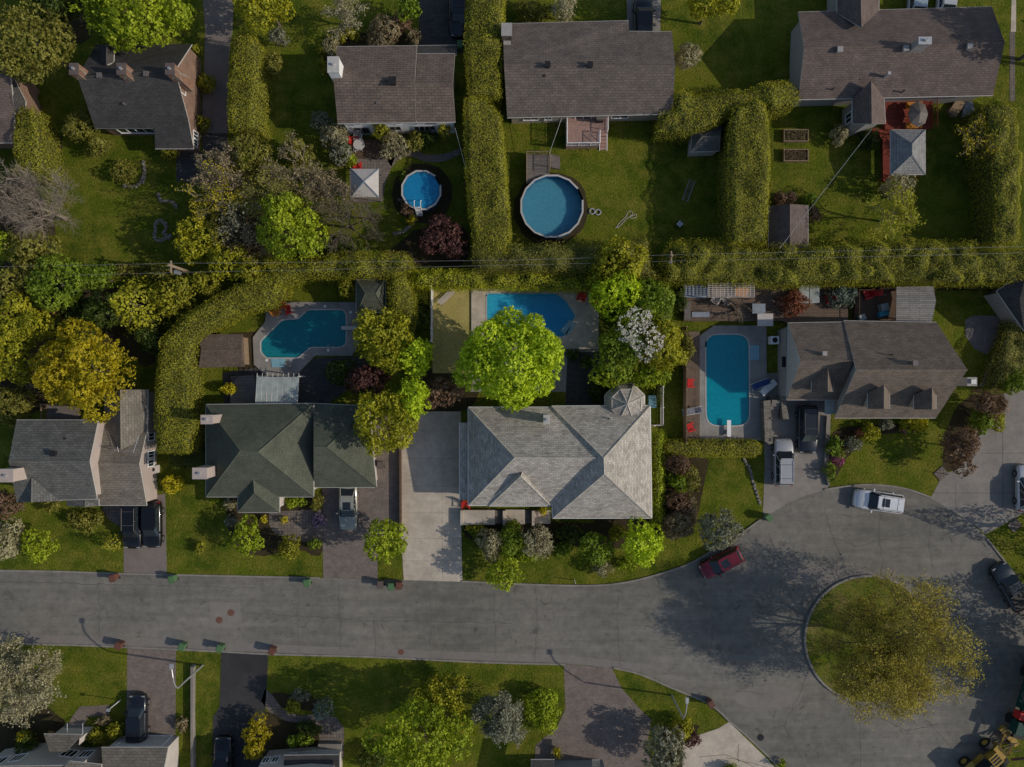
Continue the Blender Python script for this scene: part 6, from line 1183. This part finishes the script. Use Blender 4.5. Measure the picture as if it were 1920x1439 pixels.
T(716, 630, 62, 8, 'ygreen', 'yellow-green tree overhanging the angular pool', ry=66, leaf=.125, lobe=.34); T(778, 668, 30, 7, 'lime_lit', 'lime tree left of the red-brown maple', ry=44, leaf=.13); T(722, 798, 62, 8, 'ygreen', 'yellow-green tree hanging over the green garage roof', ry=62, leaf=.12, lobe=.33); T(690, 708, 48, 5, 'purple', 'dark red maple between two yellow-green trees', ry=26); T(775, 745, 24, 7, 'lime_lit', 'lime crown beside the concrete driveway top', ry=42); T(828, 735, 42, 4, 'copper', 'red-brown Japanese maple at the top of the concrete driveway', ry=30, leaf=.12)
U(780, 600, 24, 2, 'dark', 'dark shrubs in shade left of the picket fence', ry=40); U(640, 700, 26, 3, 'dark', 'dark round bush on the paved pool terrace'); U(430, 728, 18, 1.8, 'yellow', 'slim yellow shrub at the terrace steps', ry=7)
T(1160, 490, 58, 6, 'ygreen', 'yellow-olive tree on the central hedge line', ry=44, leaf=.12); T(1156, 548, 56, 6.5, 'lime_lit', 'bright yellow-lime tree over the red chairs', ry=42, leaf=.12); T(1215, 570, 40, 6, 'green', 'green tree right of the red chairs'); T(1160, 655, 46, 6, 'green', 'deep green tree left of the white blossom', ry=56, dens=.8); T(1203, 632, 50, 8, 'white', 'tree in full white blossom beside the blue pool', ry=50, leaf=.075, dens=.4, name='blossom_tree', vol=0, low=4.5)
T(1245, 655, 34, 6.5, 'ygreen', 'yellow-green tree right of the white blossom', ry=60, leaf=.12); T(1215, 705, 34, 5, 'lime', 'lime tree above the turret roof', ry=28); U(1098, 679, 12, 1.5, 'dark', 'clipped dark ball on the shaded terrace'); U(1075, 664, 16, 1.2, 'dark', 'dark strip of shrubs at the end of the terrace', ry=8); U(1160, 714, 24, 2.2, 'thuja', 'hedge-like shrub above the turret', ry=8); U(1120, 735, 22, 1.6, 'dark', 'dark bush left of the turret')
T(722, 1010, 44, 5, 'lime', 'round lime tree between two front driveways', lobe=.36, leaf=.13)
U(922, 1022, 23, 3, 'pale', 'cream-leaved front bush nearest the concrete driveway', ry=30); U(958, 1012, 32, 2.6, 'green', 'deep green front bush right of the cream one'); bare(1012, 1020, 30, 4, 'thin twiggy front tree with pale buds', leafk='pale', dens=2.5, levels=4, nch=4, name='tree'); U(1070, 1000, 34, 1.6, 'dark', 'dark low planting below the front eave', ry=14); T(1115, 1028, 34, 4, 'green', 'green front tree below the right eave'); T(1202, 1018, 42, 5, 'lime_lit', 'pale lime front tree at the lower right corner of the light grey house', leaf=.12); T(945, 1080, 30, 4, 'lime', 'lime bush overhanging the street', dens=.8); U(1292, 905, 20, 1.8, 'olive', 'olive shrub at the lawn edge below the box hedge', ry=30); U(1290, 960, 20, 1.6, 'tan', 'tan shrub at the lawn edge near the silver-leaved tree', ry=26); U(1130, 1062, 18, 1.6, 'pale', 'small pale shrub near the street'); U(1050, 1030, 26, 1.4, 'green', 'low green shrub between the twiggy tree and the green front tree', ry=14); U(1160, 1000, 22, 1.6, 'ygreen', 'yellowish shrub under the front eave corner', ry=12); U(900, 1000, 20, 1.2, 'green', 'low green shrub beside the concrete driveway', ry=12); U(1170, 1060, 24, 1.3, 'lime', 'lime shrub at the verge below the pale lime tree', ry=10); U(890, 990, 22, .9, 'yellow', 'yellowish ground cover below the terrace', ry=8, dens=.8); U(1017, 960, 8, 1, 'yellow', 'bright yellow shrub by the terrace steps'); U(965, 985, 10, 1, 'yellow', 'small yellow-green shrub in front of the steps'); U(985, 1045, 20, 1.2, 'lime', 'low lime ground shrub near the street', ry=9)
U(1268, 870, 22, 2.4, 'copper', 'brownish shrub left end below the box hedge'); U(1268, 902, 22, 2.0, 'green', 'green shrub between two brownish ones'); U(1270, 940, 24, 2.4, 'copper', 'brownish shrub near the lime border'); U(1268, 985, 28, 2.6, 'tan', 'brownish dark shrub left of the silvery tree', ry=26)
T(1348, 992, 45, 5, 'silver', 'dusty silver-leaved round tree overhanging the parked hatchback', lobe=.34, leaf=.11, dens=1.1)
T(1855, 755, 34, 4, 'copper', 'copper tree at the big driveway, upper', ry=26); T(1800, 840, 38, 4, 'copper', 'dark copper tree at the big driveway, lower', ry=44); U(1838, 788, 18, 3, 'green', 'green bush between two copper trees', ry=26); U(1866, 792, 14, 2.6, 'ygreen', 'yellow-green bush at the edge of the big driveway', ry=20); U(1900, 715, 30, 3, 'green', 'green bush above the big driveway', ry=18)
U(1722, 798, 18, 1.4, 'yellow', 'bright yellow shrub below the right dormer', ry=12); U(1700, 796, 14, 1.3, 'ygreen', 'greenish yellow shrub left of the bright yellow one'); U(1632, 808, 18, 1.5, 'ygreen', 'yellow-green shrub in the front bed'); U(1610, 812, 9, 1, 'rusty', 'small rusty shrub in the front bed'); U(1600, 832, 16, 1.4, 'silver', 'silver-green shrub near the paved path'); U(1565, 840, 16, 1.4, 'green', 'green shrub above the pink azalea', ry=20); U(1568, 862, 11, 1, 'pink', 'pink azalea beside the dark navy SUV driveway'); U(1695, 806, 7, .7, 'pink', 'tiny pink flowers in the front bed'); U(1555, 885, 9, 1.2, 'green', 'green strip shrub beside the driveway kerb', ry=20); U(1660, 797, 16, 1.2, 'silver', 'greyish shrub under the front eave', ry=8)
U(1488, 567, 24, 2.6, 'rusty', 'red-leaved shrub in the middle of the timber deck', leaf=.08); U(1577, 556, 30, 1.9, 'blue', 'blue-green bushy plants beside the square hot tub', ry=22); bare(1385, 578, 30, 2.6, 'small leafless bush behind the white side table', bark='bark', levels=4, nch=3, name='bare_shrub', cat='shrub'); U(1272, 560, 10, 2.6, 'dark', 'dark shrub behind the hot tub fence', ry=30); U(1282, 655, 12, 3.5, 'olive', 'olive bush leaning on the board fence', ry=30)
T(75, 1022, 32, 3.2, 'lime', 'fresh lime tree on the left front lawn', leaf=.11); T(10, 945, 28, 4, 'copper', 'copper tree at the left edge beside the pink chimney'); T(12, 1008, 26, 4, 'pale', 'pale bush at the left edge', ry=42, leaf=.12); U(160, 978, 34, 1.3, 'olive', 'low olive bushes below the grey roof', ry=22); U(98, 950, 13, 1.3, 'olive', 'small olive bush under the left gable'); T(205, 1021, 18, 3, 'thuja', 'cone-shaped clipped shrub with a long shadow', shape='cone', low=.05, leaf=.09, dens=1.6)
U(325, 906, 27, 1.6, 'yellow', 'yellow shrub right of the split-level house', ry=15); U(376, 1027, 11, .9, 'thuja', 'lone small shrub on the middle lawn'); T(463, 1006, 32, 3.4, 'lime', 'lush lime bush in front of the green house', leaf=.12); U(544, 1028, 21, 2.4, 'thuja', 'clipped round shrub right of the lush bush'); U(496, 974, 6, .8, 'yellow', 'yellow ball shrub left of the paved path'); U(534, 975, 6, .8, 'yellow', 'yellow ball shrub right of the paved path'); U(597, 975, 14, .8, 'lilac', 'lilac flowering carpet beside the driveway'); U(592, 1020, 14, 1, 'green', 'green shrub at the path corner', ry=9); U(552, 940, 24, 1, 'lime', 'low lime shrubs below the green eave', ry=12); U(594, 945, 9, 1.4, 'olive', 'upright shrub near the garage corner', ry=18); U(432, 942, 12, 1, 'pale', 'pale rose shrub near the entry roof'); U(436, 975, 12, .9, 'silver', 'greyish low plants on rocks near the entry'); U(402, 935, 8, .8, 'lime', 'small lime plant at the left of the entry')
bare(35, 1275, 76, 7, 'big pale tree with dense buds in the bottom left corner', leafk='pale', dens=4.5, levels=5, nch=4, name='tree', leaf=.1); U(50, 1388, 22, 2, 'dark', 'dark shrub by the bottom left house', ry=24); U(46, 1380, 8, 2.2, 'yellow', 'yellow tip shrub by the bottom left house'); U(214, 1371, 14, 1.8, 'thuja', 'round clipped shrub left of the parked car'); U(180, 1384, 14, 1.8, 'thuja', 'half-shaded round shrub by the porch'); U(195, 1352, 16, .9, 'tan', 'small mixed plants at the pink path', ry=8); U(342, 1357, 13, .8, 'tan', 'dry brownish shrub beside the pink driveway')
T(480, 1382, 24, 2.6, 'gold', 'golden shrub beside the asphalt driveway', ry=38, leaf=.11, low=.1); U(565, 1388, 24, 1.8, 'green', 'rounded green shrub at the bottom house', ry=13); U(580, 1365, 26, 1.4, 'dark', 'dark shrub inside the curved path', ry=12); T(600, 1338, 21, 3, 'blue', 'blue-grey spruce on the curved path', leaf=.09, low=.1, shape='cone', dens=1.6); U(551, 1324, 12, 1.8, 'thuja', 'yellow-green shrub left of the blue-grey spruce'); U(560, 1305, 22, .8, 'silver', 'low grey plants in the round bed', ry=10)
T(795, 1385, 112, 9.5, 'lime', 'huge lime-green tree at the bottom centre', ry=72, leaf=.13, lobe=.3); bare(820, 1320, 60, 5.5, 'yellow-budding tree with visible branches behind the huge lime tree', leafk='ygreen', dens=3.0, levels=5, nch=4, name='tree', leaf=.12); bare(938, 1350, 48, 6, 'grey-green blossom-budded tree at the bottom centre', leafk='silver', dens=4.0, levels=5, nch=4, name='tree', leaf=.10); U(1020, 1330, 36, 2, 'lime', 'sprawling lime shrub left of the wide paver driveway', ry=44); U(1045, 1412, 9, 1, 'yellow', 'small yellow plant at the bottom driveway')
T(1245, 1405, 40, 4, 'silver', 'greyish blossom tree at the bottom right driveway', ry=48, leaf=.11); U(1275, 1362, 22, 2, 'ygreen', 'yellow-green bush above the purple ball'); U(1297, 1383, 16, 1.6, 'purple', 'round purple ball shrub at the pale driveway'); U(695, 1420, 26, 1.6, 'dark', 'dark shrub beside the bottom house'); U(1370, 1443, 20, 1, 'green', 'low green bush cut by the bottom edge', ry=8); U(1467, 1436, 8, 1, 'lime', 'small lime plant at the bottom edge')
bare(1676, 1224, 132, 14, 'large sparse yellow-green tree on the circular island', bark='bark', base=(1612, 1190), leafk='ochre', dens=1.7, levels=6, nch=5, leaf=.075, r0=.3, name='tree')
bare(415, 330, 52, 6, 'brown budding tree at the end of the dark garden path', leafk='tan', dens=2.0, levels=5, nch=4, bark='bark'); bare(500, 355, 54, 6.5, 'grey twiggy tree between the clipped hedge and the fresh green tree', leafk='olive', dens=1.4, levels=5, nch=4); bare(600, 350, 52, 5, 'brown twiggy tree left of the square fabric gazebo', leafk='tan', dens=1.2, levels=5, nch=4, bark='bark')
bare(690, 400, 40, 5, 'small leafless tree right of the wide leafless one', bark='bark', levels=5, nch=3); bare(460, 445, 52, 5.5, 'dense brownish leafless tree above the untidy hedge row', bark='bark', levels=5, nch=4, leafk='tan', dens=.8); T(560, 290, 26, 3, 'olive', 'olive bush below the shaded lawn of the white house'); T(412, 425, 34, 4.5, 'olive', 'olive undergrowth beside the yellow bush', ry=44)
U(60, 455, 46, 3, 'dark', 'dark undergrowth below the leafless tree at the left edge', ry=24); U(150, 600, 34, 3.2, 'dark', 'dark undergrowth left of the feathery conifer', ry=40); U(90, 660, 40, 2.6, 'tan', 'brownish undergrowth left of the golden tree', ry=26); U(285, 620, 22, 3, 'dark', 'dark shrub at the inner side of the curved hedge', ry=50); T(180, 520, 30, 5, 'green', 'green tree right of the fresh green one', ry=26); U(255, 505, 60, 1.8, 'olive', 'low hedge-like bushes along the lower edge of the dark lawn', ry=9)
T(1130, 520, 28, 5, 'ygreen', 'small yellow tree left of the bright yellow-lime one'); T(1140, 700, 30, 5, 'lime', 'airy lime tree left of the turret', ry=34, dens=.7); T(1190, 590, 30, 6, 'lime', 'airy lime crown above the white blossom', ry=26, dens=.8)
# trees just outside the right and top edges, whose shadows fall into view
T(2035, 1020, 60, 9, 'dark', 'dark spruce outside the right edge shading the kerb', shape='cone', low=.5, leaf=.125); T(2040, 1160, 70, 9, 'dark', 'dark spruce outside the right edge near the pickup', shape='cone', low=.5, leaf=.125); T(2080, 1290, 80, 9, 'dark', 'dark tree outside the lower right edge', leaf=.13); T(2000, 55, 60, 10, 'green', 'green tree outside the top right corner', leaf=.13); T(2090, 70, 60, 11, 'green', 'taller green tree outside the top right corner', leaf=.13)
